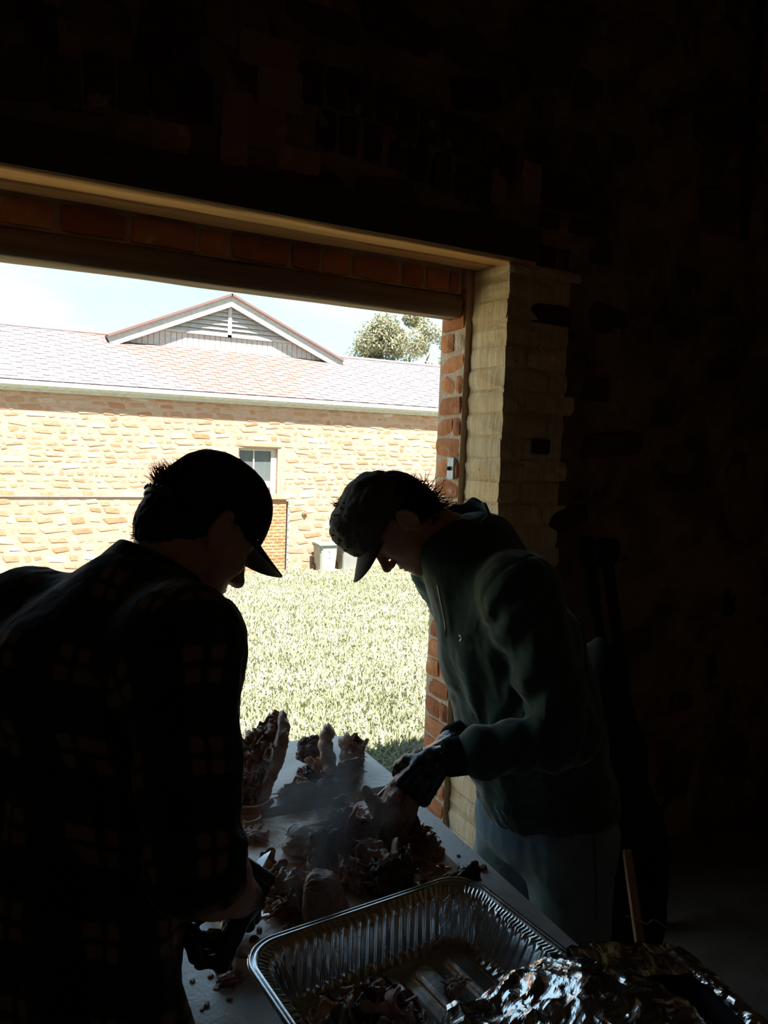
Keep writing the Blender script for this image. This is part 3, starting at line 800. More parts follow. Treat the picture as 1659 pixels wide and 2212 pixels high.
tp = thing('tie_plate', (7.69, YB - .02, -.11), 'rusty diamond shaped tie plate fixed to the stone wall', 'tie plate')
M_RUST = simple('rusty_iron', (.34, .14, .06), (.22, .08, .04), 20, .8, .3)
obj('diamond', bm_mesh('diamond', box_bm(-.058, .058, -.012, .012, -.058, .058, .006)), M_RUST, tp, (7.69, YB - .03, -.11), (0, PI / 4, 0))
tube_obj('nut', [(7.69, YB - .065, -.11), (7.69, YB - .03, -.11)], .022, M_FMORT, tp, 6)
# ---- wheelie bins
def bin_(x0, x1, top, yc, body, lidm, label, panel):
    t = thing('wheelie_bin', ((x0 + x1) / 2, yc, GZ), label, 'bin')
    w = x1 - x0; bm = bmesh.new(); H = top - GZ - .07
    lo = [(x0 + .06, yc - .19), (x1 - .06, yc - .19), (x1 - .06, yc + .17), (x0 + .06, yc + .17)]
    hi = [(x0 + .02, yc - .26), (x1 - .02, yc - .26), (x1 - .02, yc + .24), (x0 + .02, yc + .24)]
    a = [bm.verts.new((p[0], p[1], GZ + .02)) for p in lo]; b = [bm.verts.new((p[0], p[1], GZ + H)) for p in hi]
    bm.faces.new(a[::-1]); bm.faces.new(b)
    for i in range(4): bm.faces.new((a[i], a[(i + 1) % 4], b[(i + 1) % 4], b[i]))
    bmesh.ops.bevel(bm, geom=bm.edges[:], offset=.02, segments=2, affect='EDGES')
    obj('body', bm_mesh('body', bm), body, t)
    box('rim', x0, x1, yc - .28, yc + .26, top - .105, top - .065, body, t, .012)
    prism('lid', [(yc - .30, top - .062), (yc + .27, top - .062), (yc + .27, top - .02), (yc + .12, top), (yc - .20, top - .012), (yc - .30, top - .04)], x0 - .01, x1 + .01, lidm, t, 'x', .01)
    tube_obj('handle', [(x0 + .05, yc + .31, top - .09), (x1 - .05, yc + .31, top - .09)], .014, body, t, 8)
    for xx in (x0 + .02, x1 - .06): tube_obj('wheel', [(xx, yc + .2, GZ + .10), (xx + .045, yc + .2, GZ + .10)], .10, M_SOOT, t, 16)
    if panel:
        yf = lambda z: yc - .19 - .07 * (z - GZ) / H
        za, zbb = GZ + .05, top - .13
        Vv = [(x0 + .12, yf(za) - .012, za), (x1 - .08, yf(za) - .012, za), (x1 - .06, yf(zbb) - .012, zbb), (x0 + .09, yf(zbb) - .012, zbb)]
        Vv, Ff = solid(np.array(Vv), np.array([[0, 1, 2, 3]]), .01)
        pn = obj('front_panel', mesh_np('front_panel', Vv, Ff, False), M_PANEL, t)
        for st in ([(.35, .9), (.55, .8), (.62, .62), (.45, .55), (.40, .42)], [(.62, .62), (.66, .45), (.60, .3), (.52, .12)], [(.3, .28), (.36, .2), (.33, .1)], [(.5, .9), (.62, .92)]):
            pts = [(x0 + .1 + (w - .18) * u, yf(za + (zbb - za) * v) - .016, za + (zbb - za) * v) for u, v in st]
            tube_obj('pen_mark', spline(pts, 14), .004, M_GALV, pn, 5)
M_PANEL = simple('white_panel', (.484, .484, .476), (.437, .437, .429), 4, .5, 0)
M_BINGREEN = simple('grey_green_plastic', (.250, .265, .226), (.211, .226, .195), 4, .5, .1)
M_BINDARK = simple('charcoal_plastic', (.17, .17, .165), (.12, .12, .12), 4, .5, .1)
M_BINGREY = simple('grey_plastic', (.234, .230, .218), (.195, .195, .187), 4, .5, .1)
bin_(7.87, 8.40, -.83, YB - .42, M_BINGREEN, M_BINGREEN, 'grey green wheelie bin with a scribbled white front panel', True)
bin_(8.52, 9.02, -.86, YB - .40, M_BINGREY, M_BINDARK, 'dark grey wheelie bin by the stone wall, without a white panel', False)
# ================================================================== tree behind the building
tr = thing('leafy_tree', (16.3, 28.5, -2.0), 'pale olive leafy tree rising behind the slate roof', 'tree')
M_BARK = simple('bark', (.25, .2, .15), (.16, .12, .09), 10, .9, .6, 30, .02)
tk = obj('trunk', mesh_np('trunk', *(lambda a: (a[0], [a[1], a[2]]))(tube(spline([(16.4, 28.5, -2.2), (16.3, 28.4, 1), (16.1, 28.4, 3.5), (16.2, 28.5, 5.4)], 14), np.linspace(.3, .1, 14), 10))), M_BARK, tr)
for k in range(7):
    a = k * 2.4; e = (16.2 + 1.8 * math.cos(a), 28.5 + 1.5 * math.sin(a), 4.6 + .5 * (k % 3))
    tube_obj('branch', spline([(16.2, 28.45, 2.2 + .35 * k), (16.2 + .8 * math.cos(a), 28.5 + .7 * math.sin(a), 3.7 + .3 * (k % 3)), e], 8), np.linspace(.09, .03, 8), M_BARK, tr, 6)
def crown(n):
    cl = []
    for k in range(60):
        d = nrm(RNG.normal(size=3)); r = RNG.uniform(.5, 1) ** .5
        cl.append((np.array([16.6, 28.5, 5.2]) + d * np.array([2.5, 2.0, 1.95]) * r, RNG.uniform(.4, .8)))
    C = np.array([c for c, _ in cl]); Rr_ = np.array([r for _, r in cl])
    i = RNG.integers(0, len(cl), n); dd = RNG.normal(size=(n, 3)); dd /= np.linalg.norm(dd, axis=1, keepdims=True)
    P0 = C[i] + dd * Rr_[i][:, None] * (RNG.random(n) ** .4)[:, None]
    a = RNG.normal(size=(n, 3)); a /= np.linalg.norm(a, axis=1, keepdims=True); b = np.cross(a, dd); b /= np.linalg.norm(b, axis=1, keepdims=True) + 1e-9
    L_ = RNG.uniform(.05, .10, n)[:, None]; w = L_ * .4
    V = np.stack([P0 - a * L_, P0 + b * w, P0 + a * L_, P0 - b * w], 1).reshape(-1, 3)
    return V, np.arange(n * 4).reshape(-1, 4)
def m_leaf():
    s = NT('olive_leaves'); col = s.ramp(s.island(), [(0, (.156, .160, .086)), (.5, (.250, .242, .148)), (1, (.343, .328, .226))]); s.fin(col, .6, spec=.2)
    t_ = s.n('BsdfTranslucent'); mx = s.n('MixShader'); mx.inputs[0].default_value = .3; s.l(col, t_.inputs['Color']); s.l(s.b.outputs[0], mx.inputs[1]); s.l(t_.outputs[0], mx.inputs[2]); s.l(mx.outputs[0], s.o.inputs[0]); return s.m
obj('foliage', mesh_np('foliage', *crown(42000), False), m_leaf(), tr)['kind'] = 'stuff'
# ================================================================== people
def m_skin():
    s = NT('skin'); p = s.pos()
    col = s.ramp(s.noise(p, 30, 5), [(.3, (.52, .28, .19)), (.7, (.62, .37, .27))])
    return s.fin(col, .5, s.bump(s.noise(p, 300, 3), .15, .001), spec=.35, **{'Subsurface Weight': .15, 'Subsurface Scale': .02})
M_SKIN = m_skin()
M_HAIR = simple('dark_hair', (.016, .010, .007), (.026, .016, .011), 60, .62, 0, spec=.25)
M_GLOVE = simple('black_glove', (.010, .010, .011), (.016, .016, .017), 30, .30, .25, 120, .001, spec=.6)
M_CAPB = simple('black_cap_cloth', (.016, .014, .013), (.024, .021, .019), 30, .85, .3, 400, .0006)
M_CAPG = simple('faded_cap_cloth', (.085, .075, .068), (.13, .115, .10), 14, .85, .35, 300, .0008)
M_STRAP = simple('cap_strap_plastic', (.10, .13, .15), (.08, .10, .12), 10, .35, 0, spec=.6)
M_FLEECE = simple('green_fleece', (.036, .072, .060), (.052, .094, .080), 40, .9, .35, 500, .0010, spec=.2, sheen=.55)
M_RIB = NT('ribbed_knit'); M_RIB.fin((.030, .058, .050), .9, None, spec=.15); M_RIB = M_RIB.m
M_ZIP = simple('zip_metal', (.55, .53, .50), (.4, .4, .38), 50, .35, 0, metal=.8)
M_SHOE = simple('dark_leather', (.05, .035, .025), (.03, .02, .015), 20, .6, .2)
def m_denim(name, c1, c2):
    s = NT(name); p = s.pos(); w = s.noise(s.pos((1, 1, .25)), 350, 2)
    f = s.noise(p, 7, 4); col = s.ramp(f, [(.3, c1), (.7, c2)]); col = s.val(col, w, .75, 1.25)
    return s.fin(col, .85, s.bump(w, .3, .001), spec=.2)
M_DENIM = m_denim('blue_denim', (.15, .25, .33), (.24, .35, .44))
M_DENIMD = m_denim('dark_denim', (.03, .04, .06), (.05, .06, .08))
def m_plaid():
    s = NT('plaid_flannel'); a = s.n('Attribute', attribute_name='cloth'); x = s.n('SeparateXYZ'); s.l(a.outputs['Vector'], x.inputs[0])
    wob = s.noise(s.pos(), 14, 2)
    def stripes(c):
        t = s.math('ADD', s.math('MULTIPLY', c, 1 / .118), s.math('MULTIPLY', wob, .10))
        f = s.math('FRACT', s.math('ADD', t, 50.0))
        def band(c0, hw):
            d = s.math('ABSOLUTE', s.math('SUBTRACT', f, c0)); m = s.n('MapRange'); m.inputs[1].default_value = hw + .02; m.inputs[2].default_value = hw - .02; s.l(d, m.inputs[0]); return m.outputs[0]
        return s.math('MAXIMUM', band(.33, .078), band(.57, .078)), band(.45, .05)
    u, um = stripes(x.outputs['X']); v, vm = stripes(x.outputs['Y'])
    one = s.math('MAXIMUM', u, v); both = s.math('MULTIPLY', u, v)
    col = s.mix(s.math('MULTIPLY', s.math('MAXIMUM', um, vm), .8), (.011, .0125, .014), (.024, .015, .012))
    col = s.mix(s.math('MULTIPLY', one, .9), col, (.040, .040, .041))
    col = s.mix(both, col, (.24, .16, .125))
    w = s.noise(s.pos(), 500, 2); col = s.val(col, w, .6, 1.4)
    return s.fin(col, .92, s.bump(w, .4, .0008), spec=.1, **{'Sheen Weight': .25, 'Sheen Roughness': .5})
M_PLAID = m_plaid()

def frame(f, up):
    f = nrm(f); up = np.asarray(up, float); up = nrm(up - f * (up @ f)); return np.array([np.cross(f, up), f, up])   # rows: right, forward, up
def loc2w(C, Fm, p): return np.asarray(C) + np.asarray(p, float) @ Fm

# ---- head: sculpted in its own frame (x right, y forward, z up), then turned
def head_vol(h=.0026, neck_to=None):
    v = Vol((-.115, -.14, -.19), (.115, .16, .14), h)
    v.ell((0, -.012, .032), (.076, .096, .088), .01)                 # cranium
    v.ell((0, .030, -.01), (.066, .060, .085), .03)                  # mid face
    v.cone((-.045, .030, -.045), (-.018, .072, -.098), .026, .018, .025); v.cone((.045, .030, -.045), (.018, .072, -.098), .026, .018, .025)   # jaw
    v.cone((-.014, .076, -.100), (.014, .076, -.100), .017, .017, .018)  # chin
    v.ell((0, .066, -.062), (.034, .030, .030), .02)                 # mouth mound
    for s in (-1, 1):
        v.ell((s * .040, .062, -.022), (.022, .022, .022), .02)      # cheek
        v.cone((s * .010, .088, .028), (s * .044, .072, .030), .011, .009, .012)    # brow
        v.ell((s * .031, .092, .008), (.018, .016, .012), .012, sub=True)   # socket
        v.ell((s * .031, .073, .008), (.013, .013, .012), .004)      # eyeball / lid
        v.cone((s * .018, .082, .004), (s * .044, .075, .004), .0045, .0035, .004)
        v.ell((s * .014, .101, -.036), (.009, .011, .008), .006)     # nostril wing
        v.ell((s * .008, .104, -.043), (.0045, .006, .004), .004, sub=True)
    v.ell((0, .074, .004), (.014, .022, .034), .010)                 # root of the nose
    v.cone((0, .088, .018), (0, .112, -.028), .009, .0115, .010)     # nose bridge
    v.ell((0, .114, -.031), (.0115, .012, .0105), .008)
    v.cone((-.020, .083, -.063), (.020, .083, -.063), .006, .006, .006); v.ell((0, .094, -.061), (.017, .0075, .0055), .004)   # upper lip
    v.ell((0, .091, -.074), (.018, .0085, .0065), .004)              # lower lip
    v.cone((-.024, .098, -.0675), (.024, .098, -.0675), .0022, .0022, .003, sub=True)
    for s in (-1, 1):                                                # ears
        Rm = np.array([[math.cos(.45 * s), math.sin(.45 * s), 0], [-math.sin(.45 * s), math.cos(.45 * s), 0], [0, 0, 1]]) if s > 0 else np.array([[math.cos(.45), -math.sin(.45), 0], [math.sin(.45), math.cos(.45), 0], [0, 0, 1]])
        c = np.array([s * .083, -.012, -.004])
        v.ell(c, (.0065, .0195, .033), .004, Rm)
        ring = [(math.cos(a) * .018, math.sin(a) * .031) for a in np.linspace(-1.2, 3.6, 11)]
        q = [c + np.array([s * .006, 0, 0]) + np.array([0, y, z]) @ Rm for y, z in ring]
        for a, b in zip(q[:-1], q[1:]): v.cone(a, b, .0042, .0042, .003)
        v.ell(c + np.array([s * .008, .004, -.002]), (.006, .009, .014), .004, Rm, sub=True)
        v.ell(c + np.array([s * .003, .004, -.030]), (.006, .0085, .010), .005)
        v.cone((s * .066, -.005, -.004), c + np.array([-s * .004, 0, 0]), .017, .012, .01)
    return v
def make_head(C, Fm, neck_world, nr=.058):
    v = head_vol()
    nb = (np.asarray(neck_world) - C) @ Fm.T
    a0 = np.array([0, -.030, -.055]); d = nb - a0
    lo = np.minimum(v.lo, nb - .085); hi = np.maximum(v.lo + v.h * v.n, nb + .085)
    v2 = Vol(lo, hi, v.h)
    o = np.round((v.lo - v2.lo) / v.h).astype(int); v2.d[:] = .2
    sh = v2.lo + o * v.h - v.lo                       # snap
    v2.lo = v2.lo - sh; v2.ax = [v2.lo[i] + v2.h * np.arange(v2.n[i]) for i in range(3)]
    v2.d[o[0]:o[0] + v.n[0], o[1]:o[1] + v.n[1], o[2]:o[2] + v.n[2]] = v.d
    v2.cone(a0, nb, nr, nr * 1.12, .03)
    v2.cone(a0 + np.array([0, .02, -.02]), nb + np.array([0, .02, 0]), nr * .8, nr, .03)
    V, Fq = v2.mesh()
    return C + V @ Fm, Fq
# ---- hand: list of cones; frame rows: across (to the thumb side), along fingers, back of hand
def hand_cones(W, Fm, curl=(55, 70, 40), thumb=35, side=1, sc=1.0, spread=5):
    out = []; X, Yv, Z = Fm; X = X * side
    P_ = lambda x, y, z: np.asarray(W) + (X * x + Yv * y + Z * z) * sc
    for x0, x1 in ((-.030, -.034), (-.010, -.011), (.011, .012), (.028, .032)):
        out.append((P_(x0 * .7, .0, 0), P_(x1, .088, .002), .0165 * sc, .0135 * sc))
    lens = [(.034, .022, .019), (.042, .027, .021), (.045, .030, .022), (.040, .025, .021)]
    for k, (x, ln) in enumerate(zip((-.033, -.0115, .0115, .033), lens)):
        p = P_(x, .090 - abs(k - 1.8) * .004, .002); a = 0
        ang = math.radians(spread * (k - 1.5))
        for j, L_ in enumerate(ln):
            a += math.radians(curl[j] + (3 - k) * 3)
            d = (Yv * math.cos(a) - Z * math.sin(a)) + X * math.sin(ang) * math.cos(a)
            q = p + nrm(d) * L_ * sc
            out.append((p, q, (.0105 - .0008 * j) * sc, (.0098 - .0010 * j) * sc)); p = q
    t = math.radians(thumb)
    p0 = P_(.026, .022, -.006); p1 = p0 + nrm(X * math.cos(t) * .8 + Yv * .75 - Z * math.sin(t)) * .040 * sc
    p2 = p1 + nrm(Yv * .9 + X * .15 - Z * .55) * .030 * sc; p3 = p2 + nrm(Yv * .85 - Z * .5 - X * .35) * .025 * sc
    out += [(p0, p1, .0165 * sc, .0125 * sc), (p1, p2, .0118 * sc, .0110 * sc), (p2, p3, .0108 * sc, .0092 * sc)]
    return out
def cones_mesh(cones, h=.0022, k=.004, extra=None):
    A = np.array([c[0] for c in cones] + [c[1] for c in cones]); r = max(max(c[2], c[3]) for c in cones) + .012
    v = Vol(A.min(0) - r, A.max(0) + r, h)
    for a, b, ra, rb in cones: v.cone(a, b, ra, rb, k)
    if extra: extra(v)
    return v.mesh()
def glove(person, W, Fm, fore, mat, cuff=.034, **kw):
    """gloved hand with a cuff reaching back towards fore"""
    cs = hand_cones(W, Fm, **kw)
    d = nrm(np.asarray(fore) - W)
    cs += [(np.asarray(W) + d * .0, np.asarray(W) + Fm[1] * .02, .027, .024), (np.asarray(W), np.asarray(W) + d * .055, .027, cuff)]
    V, Fq = cones_mesh(cs, .0022, .006)
    N = vnormals(V, Fq)
    V = V + N * (.0007 * ridged(V, 90, 2, 4))[:, None]
    return obj('glove', mesh_np('glove', V, Fq), mat, person)
# ---- clothing volumes
def cloth_from(vol, name, mat, person, amp, seed, aniso, fine=.0012, coords=None, it=1, axis=None, extra=None):
    V, Fq = vol.mesh(); V = relax(V, Fq, it); N = vnormals(V, Fq)
    Q = V @ aniso.T
    d = amp * (ridged(Q, 1.0, 3, seed) * .8 + fbm(Q, .5, 2, seed + 3)) + fine * fbm(V, 60, 2, seed + 9)
    if extra is not None: d = d + extra(V, N)
    cd = coords(V) if coords else None
    me = mesh_np(name, V + N * d[:, None], Fq)
    if cd is not None: attr(me, 'cloth', cd)
    return obj(name, me, mat, person)
def arm_coords(a, b, c, ref):
    """cloth coordinates round a bent arm: u round, v along"""
    a, b, c = map(np.asarray, (a, b, c)); L1 = np.linalg.norm(b - a)
    def fn(V):
        w1 = nrm(b - a); w2 = nrm(c - b)
        t1 = (V - a) @ w1; t2 = (V - b) @ w2
        first = (t1 < L1 - .01) | (t2 < 0)
        w = np.where(first[:, None], w1, w2); o = np.where(first[:, None], a, b)
        r_ = ref - w * (w @ ref)[:, None]; r_ /= np.linalg.norm(r_, axis=1, keepdims=True); s_ = np.cross(w, r_)
        q = V - o
        u = np.arctan2((q * s_).sum(1), (q * r_).sum(1)) * .075
        return np.stack([u, np.where(first, t1, L1 + t2), 0 * u], 1)
    return fn
def arm_into(v, sh, el, wr, r0, r1, over, rend=None, k0=.05, k1=.012):
    m0 = sh * .80 + el * .20; m1 = sh * .45 + el * .55; w2 = nrm(wr - el); rm = (r0 + r1) / 2 + .003
    v.cone(sh, m0, r0 * 1.04, r0, k0); v.cone(m0, m1, r0, rm, k1); v.cone(m1, el, rm, r1, k1); v.cone(el, el + w2 * over, r1, rend or r1, k1)
def garment(v, body_name, mat, person, arms, amp, seed, aniso, body_uv=None, body_folds=None, arm_folds=None, fine=.0012, seam=.0016):
    """one sculpted garment, its surface split along the arm holes into body and sleeves"""
    V, Fq = v.mesh(); V = relax(V, Fq, 1); N = vnormals(V, Fq)
    Q = V @ aniso.T; d = amp * (ridged(Q, 1.0, 3, seed) * .8 + fbm(Q, .5, 2, seed + 3)) + fine * fbm(V, 60, 2, seed + 9)
    owner = np.zeros(len(V), int); wb = np.ones(len(V))
    for i, (sh, el, wr, lat, over) in enumerate(arms):
        n = nrm(np.asarray(lat) * .80 + nrm(el - sh) * .60); sd = (V - (sh - np.asarray(lat) * .012)) @ n
        w1 = nrm(el - sh); L1 = np.linalg.norm(el - sh); t = np.clip((V - sh) @ w1, 0, L1); da = np.linalg.norm(V - sh - t[:, None] * w1, axis=1)
        w2 = nrm(wr - el); t2 = np.clip((V - el) @ w2, 0, over); db = np.linalg.norm(V - el - t2[:, None] * w2, axis=1)
        on = (sd > 0) & (np.minimum(da, db) < .105); owner[on] = i + 1
        near = np.exp(-(sd / .006) ** 2) * (np.minimum(da, db) < .12); d = d - seam * near
        w = np.clip(sd / .03, 0, 1) * np.clip((.125 - np.minimum(da, db)) / .02, 0, 1); wb = wb * (1 - np.clip(sd / .03 + 1, 0, 1) * np.clip((.145 - np.minimum(da, db)) / .03, 0, 1))
        if arm_folds: d = d + w * arm_folds(V, N, sh, el, wr)
    if body_folds is not None: d = d + wb * body_folds(V, N)
    V2 = V + N * d[:, None]; fo = np.max(owner[Fq], axis=1)
    out = []
    for i in range(len(arms) + 1):
        f = Fq[fo == i]; u, inv = np.unique(f, return_inverse=True); nm = body_name if i == 0 else 'sleeve'
        me = mesh_np(nm, V2[u], inv.reshape(f.shape))
        if body_uv is not None: attr(me, 'cloth', body_uv(V[u]) if i == 0 else arm_coords(arms[i - 1][0], arms[i - 1][1], arms[i - 1][2], np.array([.3, .2, .9]))(V[u]))
        out.append(obj(nm, me, mat, person))
    return out
def ring_sheet(C, Fm, rx, ry, z0, z1, n=64, m=6, flare=0, gap=None, wave=0, seed=0):
    """open band (collar): returns V,F"""
    th = np.linspace(gap, 2 * PI - gap, n) if gap else np.linspace(0, 2 * PI, n, endpoint=False)
    V = []
    for t in th:
        for j in range(m):
            f = j / (m - 1)
            z = z0(t) + (z1(t) - z0(t)) * f
            k = 1 + flare * f + wave * math.sin(t * 7 + seed + f * 3)
            V.append((rx * k * math.sin(t), ry * k * math.cos(t), z))
    V = np.array(V)
    return loc2w(C, Fm, V), grid_faces(len(th), m, not gap)
def strands(name, roots, dirs, lens, mat, parent, r=.0011, curl=0, grav=0, seg=7, seed=0):
    rg = np.random.default_rng(seed); Vs, Qs, Ts, o = [], [], [], 0
    for p, d, L_ in zip(roots, dirs, lens):
        d = nrm(d + rg.normal(size=3) * .25); pts = [np.array(p)]; bend = rg.normal(size=3)
        for k in range(seg):
            d = nrm(d + bend * curl * .25 + np.array([0, 0, -grav]) * .2 + rg.normal(size=3) * .06); pts.append(pts[-1] + d * L_ / seg)
        rr = np.linspace(r, r * .25, seg + 1)
        V, q, t = tube(pts, rr, 4); Vs.append(V); Qs.append(q + o); Ts.append(t + o); o += len(V)
    return tag(obj(name, mesh_np(name, np.vstack(Vs), [np.vstack(Qs), np.vstack(Ts)]), mat, parent), kind='stuff')
# ---- baseball cap in head frame
def cap_mesh(C, Fm, ax=.085, yf=.108, yb=.104, top=.138, zf=.040, zb=.018, hole=False, puff=0, seed=0, wrinkle=.0015, zs=.0):
    nt, nf = 120, 40; th = np.linspace(0, 2 * PI, nt, endpoint=False)   # 0 = front
    V = np.zeros((nt, nf, 3))
    for i, t in enumerate(th):
        fr = (1 + math.cos(t)) / 2
        z0 = zb + (zf - zb) * fr
        for j in range(nf):
            f = j / (nf - 1) * PI / 2 * .985
            cr = math.cos(f) ** (.62 + .04 * (1 - math.cos(t))); sr = math.sin(f) ** (.95)
            y = (yf if math.cos(t) > 0 else yb) * math.cos(t) * cr; x = ax * math.sin(t) * cr
            pf = puff * math.sin(min(PI, f * 2.2)) * (.5 + .5 * math.cos(t))
            V[i, j] = (x * (1 + pf), y * (1 + pf) - .004 - zs * math.sin(f), z0 + (top - z0) * sr + pf * .03)
    Fq = grid_faces(nt, nf, True)
    ti, fj = np.repeat(th, nf), np.tile(np.linspace(0, 1, nf), nt)
    P_ = V.reshape(-1, 3)
    seam = np.exp(-((((ti + PI / 6 * 0) % (PI / 3)) - PI / 6) / .03) ** 2 * 0) * 0
    d = wrinkle * (ridged(P_ * np.array([1, 1, 1.6]), 22, 3, seed) + .6 * fbm(P_, 40, 2, seed)) - .0012 * np.exp(-(np.abs(((ti + PI / 6) % (PI / 3)) - PI / 6) / .025) ** 2) * (fj > .02)
    N = vnormals(P_, Fq); P_ = P_ + N * d[:, None]
    if hole:
        tq = ti[Fq].mean(1); fq = fj[Fq].mean(1)
        keep = ~((np.abs(tq - PI) < .42) & ((fq * 1.0) ** 2 * 9 + ((tq - PI) / .42) ** 2 < 1))
        Fq = Fq[keep]
    Vs, Fs = solid(P_, Fq, .0022)
    return loc2w(C, Fm, Vs), Fs
def brim_mesh(C, Fm, w=.078, y0=.108, ln=.075, z=.040, drop=.022, tilt=.0, th=.0025, span=1.25):
    n, m = 40, 14; V = []
    for i in range(n):
        t = -1 + 2 * i / (n - 1); a = t * span
        for j in range(m):
            f = j / (m - 1)
            xb = w * 1.06 * math.sin(a) ; yb = -.004 + y0 * math.cos(a)
            L_ = ln * (1 - abs(t) ** 3.2)
            x = xb * (1 - .10 * f); y = yb + L_ * f
            V.append((x, y - .006 * (1 - f), z - drop * (abs(x) / w) ** 2 * (.4 + .6 * f) - tilt * L_ * f))
    V, Fq = solid(np.array(V), grid_faces(n, m), th)
    return loc2w(C, Fm, V), Fq

# ================================================================== left man in the plaid shirt
pl = thing('person', (.10, 1.12, FL), 'man in a dark plaid flannel shirt and black cap bending over the table', 'person')
yw, pt = math.radians(42), math.radians(37)
HFm = frame(math.cos(pt) * (math.cos(yw) * CR + math.sin(yw) * CW) - math.sin(pt) * CU, math.sin(pt) * (math.cos(yw) * CR + math.sin(yw) * CW) + math.cos(pt) * CU)
HC = at(434, 1146, 1.34)
TF = nrm((.5 * CR + .87 * CW) * np.array([1, 1, 0])); TR = np.array([TF[1], -TF[0], 0]); UPZ = np.array([0, 0, 1.])
neckb = at(335, 1245, 1.31)
rsh, rel, rwr = at(392, 1405, 1.14), at(428, 1878, 1.02), at(524, 1940, 1.19)
lsh = at(55, 1350, 1.36); lel, lwr = at(285, 1800, 1.44), at(478, 1866, 1.385)
chest, waist, hips = at(215, 1500, 1.27), at(155, 1950, 1.20), at(140, 2215, 1.17)
# body: head and neck in fine grid, the rest coarser, one mesh
Vh, Fh = make_head(HC, HFm, neckb - .03 * UPZ, .056)
def body_rest(nb, shs, chest, waist, hips, TR, legs, h=.008):
    pts = [nb, chest, waist, hips] + [p for a in shs for p in a[:3]] + [p for l in legs for p in l]
    A = np.array(pts); v = Vol(A.min(0) - .2, A.max(0) + .2, h)
    v.etube(chest, waist, TR, (.155, .10), (.14, .095), .04); v.etube(waist, hips, TR, (.14, .095), (.165, .11), .04)
    v.etube(nb - .08 * UPZ, chest, TR, (.10, .07), (.155, .10), .05); v.cone(nb - .10 * UPZ, nb - .02 * UPZ, .06, .055, .03)
    for sh, el, wr in shs:
        v.cone(nb - .09 * UPZ, sh, .05, .05, .04); v.cone(sh, el, .050, .040, .02); v.cone(el, el + (wr - el) * .35, .043, .047, .02); v.cone(el + (wr - el) * .35, wr, .047, .029, .02)
    for hp, kn, an in legs: v.cone(hp, kn, .085, .058, .04); v.cone(kn, an, .055, .040, .02); v.cone(an, an + np.array([0, 0, -.03]) + .0, .04, .035, .02)
    return v.mesh()
def legs_from(hips, TF, TR, stag=.05):
    L_ = []
    for s in (-1, 1):
        hp = hips + TR * s * .095 - UPZ * .02; kn = np.array([hp[0], hp[1], 0]) + TF * (.02 + s * stag * .3) + TR * s * .02 + UPZ * (.42 + FL); an = np.array([hp[0], hp[1], 0]) - TF * (.03 - s * stag) + TR * s * .04 + UPZ * (FL + .09)
        L_.append((hp, kn, an))
    return L_
lgL = legs_from(hips, TF, TR)
Vb, Fb = body_rest(neckb, [(rsh, rel, rwr), (lsh, lel, lwr)], chest, waist, hips, TR, lgL)
obj('body', mesh_np('body', np.vstack([Vh, Vb]), np.vstack([Fh, Fb + len(Vh)])), M_SKIN, pl)
# shirt body
A = np.array([chest, waist, hips, lsh, rsh, neckb, rel, lel, rel + nrm(rwr - rel) * .05, lel + nrm(lwr - lel) * .05])
v = Vol(A.min(0) - .22, A.max(0) + .22, .0046)
v.etube(chest, waist, TR, (.205, .150), (.185, .140), .04); v.etube(waist, hips, TR, (.185, .140), (.200, .150), .04); v.etube(hips, hips - .10 * UPZ, TR, (.200, .150), (.205, .155), .02)
upb = neckb - TF * .02 - .045 * UPZ
v.etube(upb - .03 * UPZ, chest, TR, (.115, .085), (.205, .150), .06)
for sh in (rsh, lsh):
    v.cone(upb, sh + .008 * UPZ, .060, .074, .05); v.cone(sh, sh * .6 + chest * .4, .08, .09, .05)
arm_into(v, rsh, rel, rwr, .074, .058, .010); arm_into(v, lsh, lel, lwr, .074, .058, .010)
rcn = nrm(nrm(rel - rsh) * .8 + nrm(rwr - rel)); lcn = nrm(nrm(lel - lsh) * .5 + nrm(lwr - lel))
v.clip_end(rel + rcn * .006, rcn, .11); v.clip_end(lel + lcn * .006, lcn, .11)
v.cone(upb - TF * .03, chest - TF * .05 + .05 * UPZ, .09, .12, .06)      # rounded upper back
sp = nrm(upb - hips)
def torso_uv(V):
    q = V - waist; vv = q @ sp; q = q - vv[:, None] * sp; x = q @ TR; f = q @ TF
    u = x * 1.1 + np.sign(x) * np.clip(np.abs(x) - .1, 0, .02) * 50 * np.clip(f + .06, -.02, .3) * .9
    return np.stack([u + .22 * vv + .006 * np.sin(vv * 9), vv + .08 * x + .03, 0 * u], 1)
def torso_folds(V, N):
    q = V - waist; hgt = q @ sp; th = np.arctan2(q @ TR, -(q @ TF))
    low = np.clip((.25 - hgt) / .35, 0, 1)
    f = .010 * low * np.sin(th * 9 + hgt * 7 + 2 * vnoise(V, 4, 3))
    # fold pulled from the arm pit down the side
    f += .008 * np.exp(-((th - 1.25 + hgt * .6) / .10) ** 2) * np.clip(1 - abs(hgt - .05) / .35, 0, 1)
    # yoke seam across the shoulders
    s_ = (V - upb) @ sp + .10 + .02 * np.cos(th * 2)
    f += -.0018 * np.exp(-(s_ / .005) ** 2) + np.clip(s_ / .006, 0, 1) * .0012
    return f
def soft_arm(V, N, sh, el, wr):
    w0 = nrm(el - sh); t = (V - el) @ w0
    return .004 * np.exp(-((t + .03) / .05) ** 2) * np.sin(t * 110 + 2.5 * vnoise(V, 12, 6)) + .003 * ridged(V @ stretch(w0, 6, 22).T, 1, 2, 12)
garment(v, 'shirt_body', M_PLAID, pl, [(rsh, rel, rwr, TR, .03), (lsh, lel, lwr, -TR, .03)], .0048, 5, stretch(sp + TR * .3, 4, 16), torso_uv, torso_folds, soft_arm)
